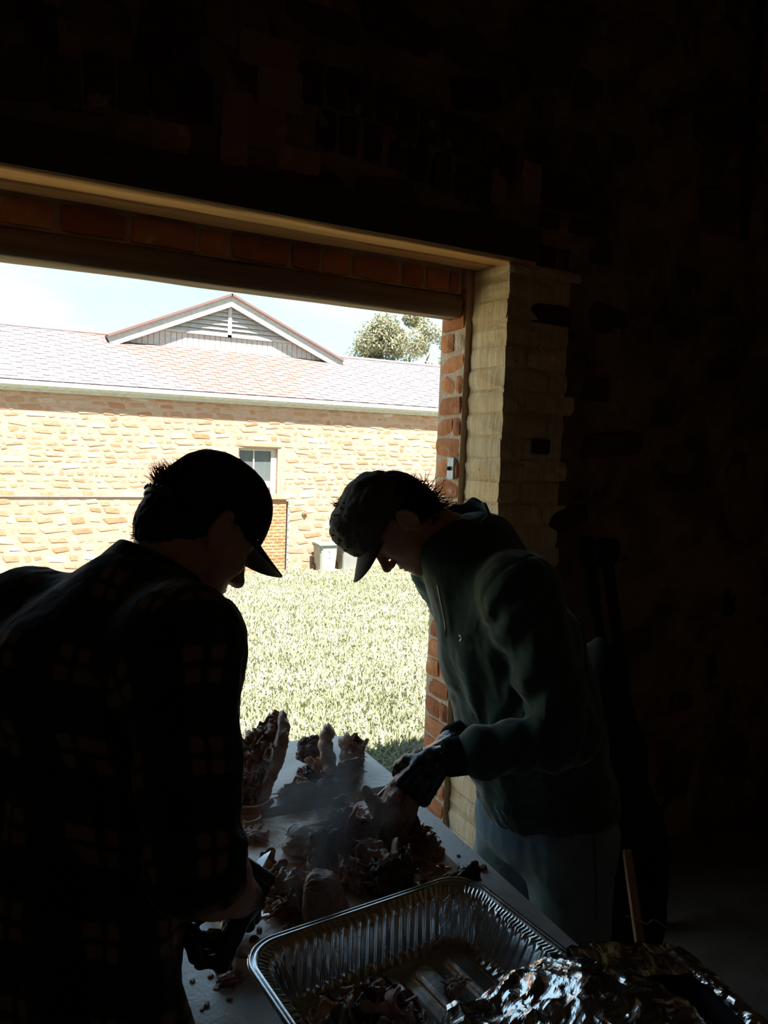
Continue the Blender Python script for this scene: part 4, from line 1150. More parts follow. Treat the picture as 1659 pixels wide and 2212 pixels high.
def rolled_cuff(el, w, a, b, R_, mat, person, seed):
    ref = nrm(np.cross(w, [.2, .3, .9])); s_ = np.cross(w, ref); V = []; n, m = 60, 14
    for i in range(n):
        t = 2 * PI * i / n
        for j in range(m):
            u = 2 * PI * j / m; L_ = a + (b - a) * (.5 - .5 * math.cos(u)); rr = R_ + .009 * math.sin(u) + .003 * math.sin(3 * t + seed) + .002 * math.sin(t * 5 + L_ * 60)
            V.append(el + w * (L_ + .008 * math.sin(t + seed)) + (ref * math.cos(t) + s_ * math.sin(t)) * rr)
    V = np.array(V); i, j = np.meshgrid(np.arange(n), np.arange(m), indexing='ij'); i = i.ravel(); j = j.ravel()
    Fq = np.stack([i * m + j, ((i + 1) % n) * m + j, ((i + 1) % n) * m + (j + 1) % m, i * m + (j + 1) % m], 1)
    N = vnormals(V, Fq); V2 = V + N * (.003 * ridged(V, 30, 2, seed))[:, None]
    me = mesh_np('rolled_cuff', V2, Fq); attr(me, 'cloth', np.stack([V @ s_ * 1.0, (V - el) @ w + .02, V[:, 0] * 0], 1))
    return obj('rolled_cuff', me, mat, person)
rolled_cuff(rel, rcn, -.030, .016, .059, M_PLAID, pl, 1); rolled_cuff(lel, lcn, -.030, .016, .058, M_PLAID, pl, 3)
# collar
CFm = frame(nrm(TF + .35 * UPZ * 0 - .55 * UPZ), nrm(UPZ + .55 * TF + .12 * TR))
Vc, Fc = ring_sheet(neckb - .012 * UPZ, CFm, .075, .080, lambda t: -.035, lambda t: .026 + .012 * (1 - math.cos(t)) / 2, 72, 6, -.10, .30, .012, 2)
Vc, Fc = solid(Vc, Fc, -.004); me = mesh_np('collar', Vc, Fc); attr(me, 'cloth', Vc * 0 + .08); obj('collar', me, M_PLAID, pl)
Vc, Fc = ring_sheet(neckb - .008 * UPZ, CFm, .083, .088, lambda t: .024 + .012 * (1 - math.cos(t)) / 2, lambda t: -.030 - .01 * math.cos(t), 72, 6, .22, .22, .02, 4)
Vc, Fc = solid(Vc, Fc, .004); me = mesh_np('collar_fall', Vc, Fc); attr(me, 'cloth', Vc * 0 + .08); obj('collar_fall', me, M_PLAID, pl)
# cap, strap, brim, hair
Vc, Fc = cap_mesh(HC, HFm, hole=True, top=.138, zf=.040, zb=-.004, ax=.086, yf=.108, yb=.110, seed=3, wrinkle=.0009)
capL = obj('cap', mesh_np('cap', Vc, Fc), M_CAPB, pl)
Vc, Fc = brim_mesh(HC, HFm, z=.040, drop=.026, ln=.078, tilt=.18); obj('cap_brim', mesh_np('cap_brim', Vc, Fc), M_CAPB, capL)
pts = [loc2w(HC, HFm, (.0885 * math.sin(t), -.004 - .113 * math.cos(t), .004)) for t in np.linspace(-.52, .52, 18)]
V_, q_, t_ = tube(pts, .008, 8, flat=.25, up=HFm[2]); obj('cap_strap', mesh_np('cap_strap', V_, [q_, t_]), M_STRAP, capL)
for k in range(7):
    t = -.36 + k * .12; c = loc2w(HC, HFm, (.089 * math.sin(t), -.004 - .1155 * math.cos(t), .006)); tube_obj('strap_stud', [c, c - HFm[1] * .003], .0028, M_STRAP, capL, 6)
tube_obj('cap_button', [loc2w(HC, HFm, (0, -.004, .132)), loc2w(HC, HFm, (0, -.004, .139))], [.007, .004], M_CAPB, capL, 10)
def hair_shell(C, Fm, name, parent, low=-.075, front=.01, thick=.007, seed=1, side_low=-.03, topz=.2):
    v = Vol((-.11, -.14, -.13), (.11, .06, .13), .004)
    v.ell((0, -.012, .032), (.076 + thick, .096 + thick, .088 + thick), .01); v.ell((0, -.058, -.03), (.058, .050, .055), .03)
    G = np.stack(np.meshgrid(*v.ax, indexing='ij'), -1)
    lowz = low + np.clip((G[..., 1] + .06) / .09, 0, 1) * (side_low - low)
    v.d = np.maximum(v.d, (lowz - G[..., 2]).astype(np.float32)); v.d = np.maximum(v.d, (G[..., 1] - front - .25 * np.maximum(0, -G[..., 2])).astype(np.float32))
    v.d = np.maximum(v.d, (G[..., 2] - topz - np.where(G[..., 1] < -.085, .03, 0)).astype(np.float32))
    inner = np.linalg.norm((G - np.array([0, -.008, -.03])) / np.array([.064, .075, .12]), axis=-1) - 1
    V, Fq = v.mesh(); N = vnormals(V, Fq)
    V = V + N * (.0025 * ridged(V * np.array([1, 1, .35]), 110, 2, seed))[:, None]
    return obj(name, mesh_np(name, C + V @ Fm, Fq), M_HAIR, parent)
hairL = hair_shell(HC, HFm, 'hair', pl, -.085, .0, .004, topz=.03)
rg = np.random.default_rng(3); roots, dirs, lens = [], [], []
for k in range(420):      # tuft poking out of the gap in the cap and the nape
    t = rg.uniform(-.55, .55)
    if k < 130: z = rg.uniform(.012, .05); L_ = rg.uniform(.014, .030); dd = (.35 * math.sin(t), -.9, .45)
    else: t *= 1.5; z = rg.uniform(-.070, -.01); L_ = rg.uniform(.010, .022); dd = (.4 * math.sin(t), -.45, -.8)
    k2 = math.sqrt(max(0.05, 1 - ((z - .032) / .092) ** 2)) if z > -.02 else .86 - (-.02 - z) * 3.0
    roots.append(loc2w(HC, HFm, (.08 * math.sin(t) * k2, -.012 - .100 * math.cos(t) * k2, z))); dirs.append(np.array(dd) @ HFm); lens.append(L_)
strands('hair_strands', roots, dirs, lens, M_HAIR, hairL, .0009, .3, 0, 5, 2)
# trousers (mostly hidden), shoes
def trousers(hips, legs, TR, mat, person, r=.10, seed=5, hw=.180, hd=.135):
    A = np.array([p for l in legs for p in l] + [hips]); v = Vol(A.min(0) - .16, A.max(0) + .16, .007)
    v.etube(hips + .07 * UPZ, hips - .10 * UPZ, TR, (hw, hd), (hw, hd + .005), .03)
    for hp, kn, an in legs: v.cone(hp - .05 * UPZ, kn, r, .078, .03); v.cone(kn, an - .03 * UPZ, .076, .068, .02)
    return cloth_from(v, 'trousers', mat, person, .008, seed, stretch(UPZ + .4 * TR, 5, 13), it=1)
trousers(hips - .03 * UPZ, lgL, TR, M_DENIMD, pl, hw=.155, hd=.110)
def shoes(legs, TF, person):
    for hp, kn, an in legs:
        b = np.array([an[0], an[1], FL]); cs = [(b - TF * .04 + UPZ * .045, b + TF * .05 + UPZ * .05, .046, .045), (b + TF * .05 + UPZ * .045, b + TF * .16 + UPZ * .032, .045, .032), (b - TF * .02 + UPZ * .05, b - TF * .02 + UPZ * .12, .05, .048)]
        v_, f_ = cones_mesh(cs, .006, .02); v_[:, 2] = np.maximum(v_[:, 2], FL + .002); obj('shoe', mesh_np('shoe', v_, f_), M_SHOE, person)
shoes(lgL, TF, pl)
# gloves: right hand grips a wooden knife handle low by the board, left hand holds a knife up
grR = at(462, 2036, 1.20)
yv = nrm(at(478, 2040, 1.19) - rwr); zv = nrm(.75 * CR + .35 * CU + .1 * CW); zv = nrm(zv - yv * (zv @ yv))
glove(pl, rwr + nrm(rwr - rel) * .012, np.array([np.cross(yv, zv), yv, zv]), rel, M_GLOVE, curl=(62, 60, 30), side=-1, sc=.98)
yv = nrm(at(535, 1913, 1.385) - lwr); zv = nrm(-.2 * CR + .9 * CU - .3 * CW); zv = nrm(zv - yv * (zv @ yv))
glove(pl, lwr, np.array([np.cross(yv, zv), yv, zv]), lel, M_GLOVE, curl=(60, 75, 45), side=1)

# ================================================================== right man in the green quarter-zip
pr = thing('person', (1.27, 1.42, FL), 'man in a green quarter-zip fleece, blue jeans and faded cap carving meat', 'person')
yw, pt = math.radians(8), math.radians(60)
hf = -math.cos(yw) * CR - math.sin(yw) * CW
HFr = frame(math.cos(pt) * hf - math.sin(pt) * CU, math.sin(pt) * hf + math.cos(pt) * CU)
HCr = at(862, 1129, 1.96)
TFr = nrm(np.array([-1, -.05, 0])); TRr = np.array([TFr[1], -TFr[0], 0])      # his right is +Y
nbr = at(990, 1165, 1.95)
nsh, nel, nwr = at(1120, 1285, 1.78), at(1228, 1590, 1.71), at(952, 1640, 1.70)
fsh = nsh + TRr * .35 + np.array([.05, 0, .01]); fel, fwr = at(1110, 1555, 2.08), at(972, 1602, 1.88)
chr_, war, hir = at(1098, 1400, 1.95), at(1150, 1610, 1.93), at(1180, 1715, 1.92)
Vh, Fh = make_head(HCr, HFr, nbr, .055)
lgR = legs_from(hir, TFr, TRr, .03)
Vb, Fb = body_rest(nbr, [(nsh, nel, nwr), (fsh, fel, fwr)], chr_, war, hir, TRr, lgR)
obj('body', mesh_np('body', np.vstack([Vh, Vb]), np.vstack([Fh, Fb + len(Vh)])), M_SKIN, pr)
A = np.array([chr_, war, hir, nsh, fsh, nbr, nel, nwr, fel, fwr]); v = Vol(A.min(0) - .22, A.max(0) + .22, .005)
v.etube(chr_, war, TRr, (.205, .150), (.195, .150), .05); v.etube(war, hir, TRr, (.195, .150), (.190, .148), .04); v.etube(hir, hir - .015 * UPZ, TRr, (.190, .148), (.178, .135), .02)
upr = nbr - TFr * .05 - .03 * UPZ
v.etube(upr, chr_, TRr, (.11, .085), (.205, .150), .06)
for sh in (nsh, fsh): v.cone(upr, sh, .060, .076, .05); v.cone(sh, sh * .6 + chr_ * .4, .082, .09, .05)
arm_into(v, nsh, nel, nwr, .076, .064, .205, .050); arm_into(v, fsh, fel, fwr, .076, .062, .17, .050)
v.cone(upr - TFr * .03, war - TFr * .04 + .12 * UPZ, .085, .12, .06)
v.etube(nbr + TFr * .02 - .02 * UPZ, chr_ + TFr * .045 + .04 * UPZ, TRr, (.085, .075), (.13, .11), .05)
spr = nrm(upr - hir)
def fleece_folds(V, N):
    q = V - war; th = np.arctan2(q @ TRr, q @ TFr); hgt = q @ spr
    f = .007 * np.sin(th * 11 + 2.2 * vnoise(V * np.array([1, 1, .4]), 7, 8)) * np.clip(1 - np.abs(hgt - .12) / .3, 0, 1) * (np.abs(th) < 1.9)
    hem = np.clip((-.075 - hgt) / .02, 0, 1); f += .004 * hem * (1 + .3 * np.sin(th * 150))
    return f
def elbow_folds(V, N, sh, el, wr):
    w = nrm(wr - el); w0 = nrm(el - sh); t = (V - el) @ w; t0 = (V - el) @ w0
    near = np.exp(-((t - .05) / .06) ** 2) + .9 * np.exp(-(t0 / .05) ** 2) * (t < .05) + .5 * np.exp(-((t - .15) / .05) ** 2)
    x = V @ np.cross(w, w0)
    return .0065 * near * np.sin(t * 85 - t0 * 45 + x * 30 + 2.5 * vnoise(V, 12, 6)) + .006 * np.exp(-((t - .205) / .025) ** 2) + .0025 * ridged(V @ stretch(w0 + w * .5, 5, 18).T, 1, 2, 31)
v.etube(nbr + TFr * .02 - .02 * UPZ, chr_ + TFr * .045 + .04 * UPZ, TRr, (.085, .075), (.13, .11), .05)
FLB = garment(v, 'fleece_body', M_FLEECE, pr, [(nsh, nel, nwr, -TRr, .24), (fsh, fel, fwr, TRr, .18)], .0045, 25, stretch(spr, 5, 15), None, fleece_folds, elbow_folds)[0]
def knit_cuff(el, wr, L_, r, person):
    w = nrm(wr - el); ref = nrm(np.cross(w, [.1, .2, .95])); s_ = np.cross(w, ref); n, m = 150, 8; V = []
    for i in range(n):
        t = 2 * PI * i / n
        for j in range(m):
            f = j / (m - 1); rr = r * (1.05 - .10 * f) + .0014 * math.sin(t * 50) - .004 * (f > .95)
            V.append(wr - w * L_ * (1 - f) + (ref * math.cos(t) + s_ * math.sin(t)) * rr)
    V, Fq = solid(np.array(V), grid_faces(n, m, True), .003)
    return obj('knit_cuff', mesh_np('knit_cuff', V, Fq), M_RIB, person)
knit_cuff(nel, nwr - nrm(nwr - nel) * .004, .066, .041, pr); knit_cuff(fel, fwr, .060, .039, pr)
# collar of the fleece: tall, open at the throat, ruffled at the back
CFr = frame(nrm(TFr * 1.0 - .75 * UPZ), nrm(UPZ + .75 * TFr))
def col_top(t): return .026 + .030 * (1 - math.cos(t)) / 2 + .005 * math.sin(t * 9)
Vc, Fc = ring_sheet(nbr - .006 * UPZ - TFr * .005, CFr, .086, .092, lambda t: -.06, col_top, 90, 9, .08, .14, .014, 3)
Vc, Fc = solid(Vc, Fc, .006); obj('fleece_collar', mesh_np('fleece_collar', Vc, Fc), M_FLEECE, pr)
def surf(o, px, py, lift=.002, r=9):
    """point of o's surface that the camera sees at a photo pixel"""
    me = o.data; co = np.zeros(len(me.vertices) * 3, np.float32); me.vertices.foreach_get('co', co); co = co.reshape(-1, 3) - np.array([0, 0, CAMZ]); c = co @ CAMR
    z = -c[:, 2]; u = CX + F_PX * c[:, 0] / z; w = CY - F_PX * c[:, 1] / z; m = np.hypot(u - px, w - py) < r
    if not m.any(): return at(px, py, np.median(z))
    return at(px, py, z[m].min() - lift)
# zip down the chest, puller, chest mark
zt = [surf(FLB, x_, y_) for x_, y_ in ((945, 1262), (950, 1285), (955, 1310), (960, 1335), (964, 1362))]
zp = tube_obj('zipper', spline(zt, 16), .003, M_ZIP, pr, 6)
tube_obj('zip_pull', [zt[-1], surf(FLB, 963, 1377, .004)], [.003, .004], M_ZIP, zp, 6, flat=.4)
tube_obj('chest_mark', spline([surf(FLB, 993, 1372), surf(FLB, 999, 1378), surf(FLB, 994, 1385)], 8), .003, M_ZIP, pr, 5)
# cap
Vc, Fc = cap_mesh(HCr, HFr, ax=.089, yf=.126, yb=.108, top=.160, zf=.034, zb=.030, puff=.09, seed=13, wrinkle=.0050, zs=-.016)
capR = obj('cap', mesh_np('cap', Vc, Fc), M_CAPG, pr)
Vc, Fc = brim_mesh(HCr, HFr, z=.050, drop=.050, ln=.058, tilt=.42, w=.086, y0=.133, span=1.0); obj('cap_brim', mesh_np('cap_brim', Vc, Fc), M_CAPG, capR)
for k in range(24):   # punched air holes in loose rows
    t = -.25 - .21 * (k % 6) + rg.uniform(-.04, .04); f = .35 + .26 * (k // 6) + rg.uniform(-.05, .05)
    cr_ = math.cos(f) ** .62; pf = .09 * math.sin(min(PI, f * 2.2)) * (.5 + .5 * math.cos(t))
    c = loc2w(HCr, HFr, (.088 * math.sin(t) * cr_ * (1 + pf), .126 * math.cos(t) * cr_ * (1 + pf) - .004 + .016 * math.sin(f), .034 + .126 * math.sin(f) ** .95 + pf * .03))
    d_ = nrm(c - HCr); tube_obj('air_hole', [c - d_ * .003, c + d_ * .0040], .0018, M_HAIR, capR, 6)
hairR = hair_shell(HCr, HFr, 'hair', pr, -.070, .004, .010, 5, -.028)
roots, dirs, lens = [], [], []
for k in range(420):
    t = rg.uniform(-1.35, 1.35); z = rg.uniform(-.072, .045); k2 = math.sqrt(max(0.05, 1 - ((z - .032) / .1) ** 2)) if z > -.02 else .90 - (-.02 - z) * 2.2
    roots.append(loc2w(HCr, HFr, (.084 * math.sin(t) * k2, -.012 - .104 * math.cos(t) * k2, z))); dirs.append(np.array((.5 * math.sin(t), -.55, -.6)) @ HFr); lens.append(rg.uniform(.020, .052) * (1.35 if abs(t) < .7 and z < .01 else .65))
strands('hair_strands', roots, dirs, lens, M_HAIR, hairR, .0014, 1.6, .1, 8, 5)
roots = [loc2w(HCr, HFr, (rg.uniform(-.01, .02), .03 + rg.uniform(-.012, .012), .155)) for _ in range(40)]
strands('hair_tuft', roots, [HFr[2] * .8 - CU * .5 + rg.normal(size=3) * .3 for _ in roots], [rg.uniform(.012, .03) for _ in roots], M_HAIR, hairR, .001, .6, .3, 5, 8)
# jeans
jeans = trousers(hir, lgR, TRr, M_DENIM, pr, .108, 9)
tube_obj('pocket_seam', spline([surf(jeans, *q) for q in ((1180, 1768), (1192, 1782), (1215, 1792), (1245, 1790))], 14), .0028, M_DENIMD, jeans, 5)
tube_obj('side_seam', spline([surf(jeans, *q) for q in ((1282, 1790), (1285, 1850), (1287, 1920), (1288, 1990))], 14), .0012, M_DENIMD, jeans, 5)
shoes(lgR, TFr, pr)
# gloves: near hand clasps the shank, far hand behind it holds the knife
yv = nrm(at(906, 1700, 1.70) - nwr); zv = nrm(.15 * CR + .30 * CU - .95 * CW); zv = nrm(zv - yv * (zv @ yv))
glove(pr, nwr + nrm(nwr - nel) * .010, np.array([np.cross(yv, zv), yv, zv]), nel, M_GLOVE, curl=(50, 75, 50), side=1, sc=.98, cuff=.036)
yv = nrm(at(905, 1640, 1.80) - fwr); zv = nrm(-.1 * CR + .8 * CU + .5 * CW); zv = nrm(zv - yv * (zv @ yv))
glove(pr, fwr, np.array([np.cross(yv, zv), yv, zv]), fel, M_GLOVE, curl=(60, 75, 40), side=-1, sc=1.0)
# ================================================================== folding table
def m_table():
    s = NT('speckled_table_plastic'); p = s.pos()
    sp = s.ramp(s.noise(p, 420, 2), [(.62, (0, 0, 0)), (.68, (1, 1, 1))]); col = s.mix(sp, (.80, .79, .77), (.55, .54, .53))
    col = s.mix(s.ramp(s.noise(p, 9, 5), [(.60, (0, 0, 0)), (.72, (.5, .5, .5))]), col, (.46, .38, .31))
    return s.fin(col, s.ramp(s.noise(p, 14, 4), [(.4, (.25, .25, .25)), (.6, (.5, .5, .5))]), s.bump(s.noise(p, 120, 3), .35, .003), spec=.5)
M_TABLE = m_table()
TZ = .78; TA = math.radians(-2.4)
tb = thing('folding_table', (.66, 1.24, FL), 'off-white plastic folding table with rounded corners, strewn with meat', 'table')
def rr_loop(x0, x1, y0, y1, r, n=10):
    P_ = []
    for cx, cy, a0 in ((x1 - r, y1 - r, 0), (x0 + r, y1 - r, 90), (x0 + r, y0 + r, 180), (x1 - r, y0 + r, 270)):
        for k in range(n + 1):
            a = math.radians(a0 + 90 * k / n); P_.append((cx + r * math.cos(a), cy + r * math.sin(a)))
    return np.array(P_)
def slab(name, loop, z0, z1, bev, mat, parent=None, seg=2):
    bm = bmesh.new(); a = [bm.verts.new((x, y, z0)) for x, y in loop]; b = [bm.verts.new((x, y, z1)) for x, y in loop]
    bm.faces.new(a[::-1]); bm.faces.new(b); n = len(loop)
    for i in range(n): bm.faces.new((a[i], a[(i + 1) % n], b[(i + 1) % n], b[i]))
    ed = [e for e in bm.edges if abs(e.verts[0].co.z - e.verts[1].co.z) < 1e-6]
    if bev: bmesh.ops.bevel(bm, geom=ed, offset=bev, segments=seg, affect='EDGES')
    return obj(name, bm_mesh(name, bm), mat, parent)
def rot2(P_, c, a):
    q = P_ - c; return np.stack([q[:, 0] * math.cos(a) - q[:, 1] * math.sin(a), q[:, 0] * math.sin(a) + q[:, 1] * math.cos(a)], 1) + c
tc = np.array([.66, 1.24])
slab('table_top', rot2(rr_loop(.31, 1.012, .32, 2.165, .06), tc, TA), TZ - .045, TZ, .008, M_TABLE, tb)
M_STEEL = simple('grey_powder_coat', (.25, .25, .25), (.2, .2, .2), 8, .5, .1)
for y in (.58, 1.9):
    for x in (.42, .90): tube_obj('leg', [(x, y, TZ - .045), (x, y + .02, FL + .0)], .014, M_STEEL, tb, 10)
    tube_obj('cross_bar', [(.42, y + .01, .30), (.90, y + .01, .30)], .011, M_STEEL, tb, 8)
# ================================================================== chopping boards
def m_board():
    s = NT('greasy_wood_board'); p = s.pos((3, 28, 28)); q = s.pos()
    g = s.noise(p, 2, 5, .6, .4); col = s.mix(g, (.62, .38, .22), (.76, .54, .37))
    juice = s.ramp(s.noise(q, 7, 5, .6), [(.44, (0, 0, 0)), (.56, (.85, .85, .85))]); col = s.mix(juice, col, (.55, .26, .10))
    pale = s.ramp(s.noise(q, 5.3, 4), [(.42, (0, 0, 0)), (.60, (.85, .85, .85))]); col = s.mix(pale, col, (.84, .74, .63))  # pale patches strengthened as painted white glare on the wet wood
    return s.fin(col, s.ramp(juice, [(0, (.38, .38, .38)), (1, (.10, .10, .10))]), s.bump(s.noise(q, 60, 5), .35, .003), spec=.6)
M_BOARD = m_board()
M_BOARDW = simple('pale_board', (.80, .70, .60), (.62, .48, .36), 6, .22, .3, 50, .003, spec=.6)
BZ = .822
b1 = slab('chopping_board', rot2(rr_loop(.405, .915, 1.195, 1.655, .012, 4), np.array([.66, 1.42]), TA), TZ + .001, BZ, .004, M_BOARD)
tag(b1, 'wet wooden chopping board with meat juices, right behind the foil tray', 'chopping board')
b2 = slab('chopping_board', rot2(rr_loop(.33, 1.0, 1.70, 2.075, .05, 8), np.array([.66, 1.88]), TA * .3), TZ + .001, BZ, .006, M_BOARDW)
tag(b2, 'pale chopping board with rounded corners under the rib rack', 'chopping board')
# ================================================================== foil tray
def m_alu(name='aluminium_foil', rough=.2, c=(.78, .79, .80)):
    s = NT(name); p = s.pos(); return s.fin(c, s.ramp(s.noise(p, 20, 3), [(.3, (rough * .8,) * 3), (.7, (rough * 1.5,) * 3)]), s.bump(s.noise(p, 90, 3), .12, .002), 1.0)
M_ALU = m_alu(); M_FOIL = m_alu('crumpled_foil', .16, (.70, .71, .72))
TC = np.array([.63, 1.0]); TRA = math.radians(4.5)
tray = thing('foil_tray', (.63, 1.0, TZ), 'large ribbed aluminium foil tray holding a heap of pulled meat', 'tray')
hw, hl = .232, .172          # half outer width (X) and half length (Y)
def tray_ring(off, r, n=560):
    """rounded rectangle loop with arclength data"""
    a, b = hw - off, hl - off; segs = []; per = []
    L1, L2, q = 2 * (b - r), 2 * (a - r), PI * r / 2; tot = 2 * L1 + 2 * L2 + 4 * q
    out = []; kind = []
    for k in range(n):
        f = k / n * 4; i = int(f); u = f - i           # each side: half straight share, half corner
        cor = u > .72; 
        w = u / .72 if not cor else (u - .72) / .28
        c = [(1, -1, 0), (1, 1, 90), (-1, 1, 180), (-1, -1, 270)][i]
        if not cor:
            p = [(a, -(b - r) + L1 * w), ((a - r) - L2 * w, b), (-a, (b - r) - L1 * w), (-(a - r) + L2 * w, -b)][i]; nn = [(1, 0), (0, 1), (-1, 0), (0, -1)][i]
            kind.append((0, w * [L1, L2, L1, L2][i]))
        else:
            ang = math.radians([0, 90, 180, 270][i] + 90 * w); cc = [(a - r, b - r), (-(a - r), b - r), (-(a - r), -(b - r)), (a - r, -(b - r))][i]
            nn = (math.cos(ang), math.sin(ang)); p = (cc[0] + r * nn[0], cc[1] + r * nn[1]); kind.append((1, w))
        out.append((p[0], p[1], nn[0], nn[1]))
    return np.array(out), kind
def tray_build(c, rotz, parent, H=.088):
    n = 1120; lev = [(-.006, 0, .006, 0), (-.004, .0, 0, 0), (0, .004, .0, 0), (.005, .0045, 0, .0), (.0075, .001, 0, 0), (.009, -.001, 0, .6), (.020, -.003, 0, 1), (.0235, -.012, 1, .5)] + [(.024 + .020 * t, -.012 - (H - .02) * t, 1, .3) for t in np.linspace(.08, 1, 12)] + [(.049, -H + .003, .3, 0), (.062, -H, 0, 0)]
    V = []; rg_ = np.random.default_rng(5); ph = rg_.random(40) * 6
    for j, (off, dz, corr, crimp) in enumerate(lev):
        R_, kd = tray_ring(off, max(.022, .062 - off * .4), n)
        for k in range(n):
            x, y, nx_, ny_ = R_[k]; kind, w = kd[k]; d = 0; zz = H + dz
            if corr and kind == 0: d = .0042 * corr * (2 / PI) * math.asin(math.sin(w * 2 * PI / .0175)) * (1 if .012 < w else 0)
            if corr and kind == 1: d = corr * (.0022 * math.sin(w * 46 + 3 * math.sin(w * 9 + j * .25)) + .0014 * math.sin(w * 93 + ph[j % 40] * .3 + j * .5))
            if crimp: zz += crimp * .0011 * math.sin(k / n * 2 * PI * (150 if kind == 0 else 150)); d += crimp * .0007 * math.sin(k * .9)
            V.append((x - nx_ * d, y - ny_ * d, zz))
    V = np.array(V); m = len(lev); V[:, :2] = rot2(V[:, :2], np.zeros(2), rotz) + c; V[:, 2] += TZ + .003
    Fq = []
    i = np.arange(n); i2 = (i + 1) % n
    for j in range(m - 1): Fq.append(np.stack([j * n + i, j * n + i2, (j + 1) * n + i2, (j + 1) * n + i], 1))
    r = 3 * n
    me = mesh_np('tray_wall', V, np.vstack(Fq)); obj('tray_wall', me, M_ALU, parent)
    # rolled rim
    R_, kd = tray_ring(-.004, .064, 240); P_ = rot2(R_[:, :2], np.zeros(2), rotz) + c
    pts = np.column_stack([P_, np.full(len(P_), TZ + .003 + H + .001)]); pts = np.vstack([pts, pts[:1]])
    Vt, q, t = tube(pts, .0042, 8, cap=False); obj('rolled_rim', mesh_np('rolled_rim', Vt, q), M_ALU, parent)
    # base with raised ribs running lengthwise
    a, b = hw - .045, hl - .045; g = .0032; xs = np.arange(-a, a, g); ys = np.arange(-b, b, g); X, Y_ = np.meshgrid(xs, ys, indexing='ij')
    Z = np.zeros_like(X)
    for k in range(5):
        cx = -.142 + .071 * k; half = .021
        dx = np.abs(X - cx); dy = np.maximum(0, np.abs(Y_) - (b - .055)); d = np.sqrt(dx ** 2 + dy ** 2)
        Z = np.maximum(Z, .0085 * np.clip((half - d) / .007 + .5, 0, 1))
    Z += .0005 * fbm(np.stack([X, Y_, X * 0], -1), 25, 3, 4)
    P3 = np.stack([X, Y_, Z], -1).reshape(-1, 3); Fg_ = grid_faces(len(xs), len(ys))
    cen = P3[Fg_].mean(1); ok = (np.hypot(np.maximum(0, np.abs(cen[:, 0]) - (a - .03)), np.maximum(0, np.abs(cen[:, 1]) - (b - .03))) < .03); Fg_ = Fg_[ok]
    P3[:, :2] = rot2(P3[:, :2], np.zeros(2), rotz) + c; P3[:, 2] += TZ + .004
    Vs, Fs = solid(P3, Fg_, .0006); obj('tray_base', mesh_np('tray_base', Vs, Fs), M_ALU, parent)
tray_build(TC, TRA, tray)
# ================================================================== black roasting pan, half covered by crumpled foil
M_BLKPAN = simple('sooty_black_pan', (.012, .011, .010), (.022, .018, .015), 20, .55, .4, 60, .003)
pan = thing('roasting_pan', (.78, .63, TZ), 'sooty black roasting pan on the table, partly hidden under crumpled foil', 'pan')
def pan_shell(x0, x1, y0, y1, z0, z1, th=.006):
    L0 = rr_loop(x0 + .03, x1 - .03, y0 + .03, y1 - .03, .03, 6); L1 = rr_loop(x0, x1, y0, y1, .04, 6); n = len(L0)
    loops = [(L0, z0), (L1, z1), (rr_loop(x0 - .014, x1 + .014, y0 - .014, y1 + .014, .05, 6), z1 + .002), (rr_loop(x0 - .014, x1 + .014, y0 - .014, y1 + .014, .05, 6), z1 + .007), (rr_loop(x0 + .008, x1 - .008, y0 + .008, y1 - .008, .035, 6), z1 + .006), (rr_loop(x0 + .036, x1 - .036, y0 + .036, y1 - .036, .025, 6), z0 + .008)]
    V = np.vstack([np.column_stack([l, np.full(n, z)]) for l, z in loops]); i = np.arange(n); i2 = (i + 1) % n
    Fq = np.vstack([np.stack([j * n + i, j * n + i2, (j + 1) * n + i2, (j + 1) * n + i], 1) for j in range(len(loops) - 1)])
    me = mesh_np('pan_body', V, Fq); bm = bmesh.new(); bm.from_mesh(me); bm.verts.ensure_lookup_table()
    bm.faces.new([bm.verts[k] for k in range(n)][::-1]); bm.faces.new([bm.verts[5 * n + k] for k in range(n)]); bm.to_mesh(me); bm.free(); return me
obj('pan_body', pan_shell(.60, .965, .42, .805, TZ + .002, TZ + .125), M_BLKPAN, pan)
for yy in (.42, .805):
    s = -1 if yy < .6 else 1
    tube_obj('handle', spline([(.72, yy + s * .008, TZ + .118), (.74, yy + s * .03, TZ + .12), (.83, yy + s * .03, TZ + .12), (.85, yy + s * .008, TZ + .118)], 16), .006, M_BLKPAN, pan, 8)
def foil_sheet(fn, nu, nv, amp, seed, name, label, mat=None, facet=True, sc=26):
    u, v = np.meshgrid(np.linspace(0, 1, nu), np.linspace(0, 1, nv), indexing='ij'); V = fn(u, v)
    Fq = grid_faces(nu, nv); P_ = V.reshape(-1, 3); N = vnormals(P_, Fq)
    d = amp * (ridged(P_, sc, 3, seed) * .9 + .8 * fbm(P_, sc * .4, 2, seed + 7)); off = np.stack([vnoise(P_, sc * 1.2, seed + k) for k in (20, 21, 22)], 1) * amp * .9
    P_ = P_ + N * d[:, None] + off
    Vs, Fs = solid(P_, Fq, .0006)
    o = obj(name, mesh_np(name, Vs, Fs, not facet), mat or M_FOIL); tag(o, label, 'foil'); return o
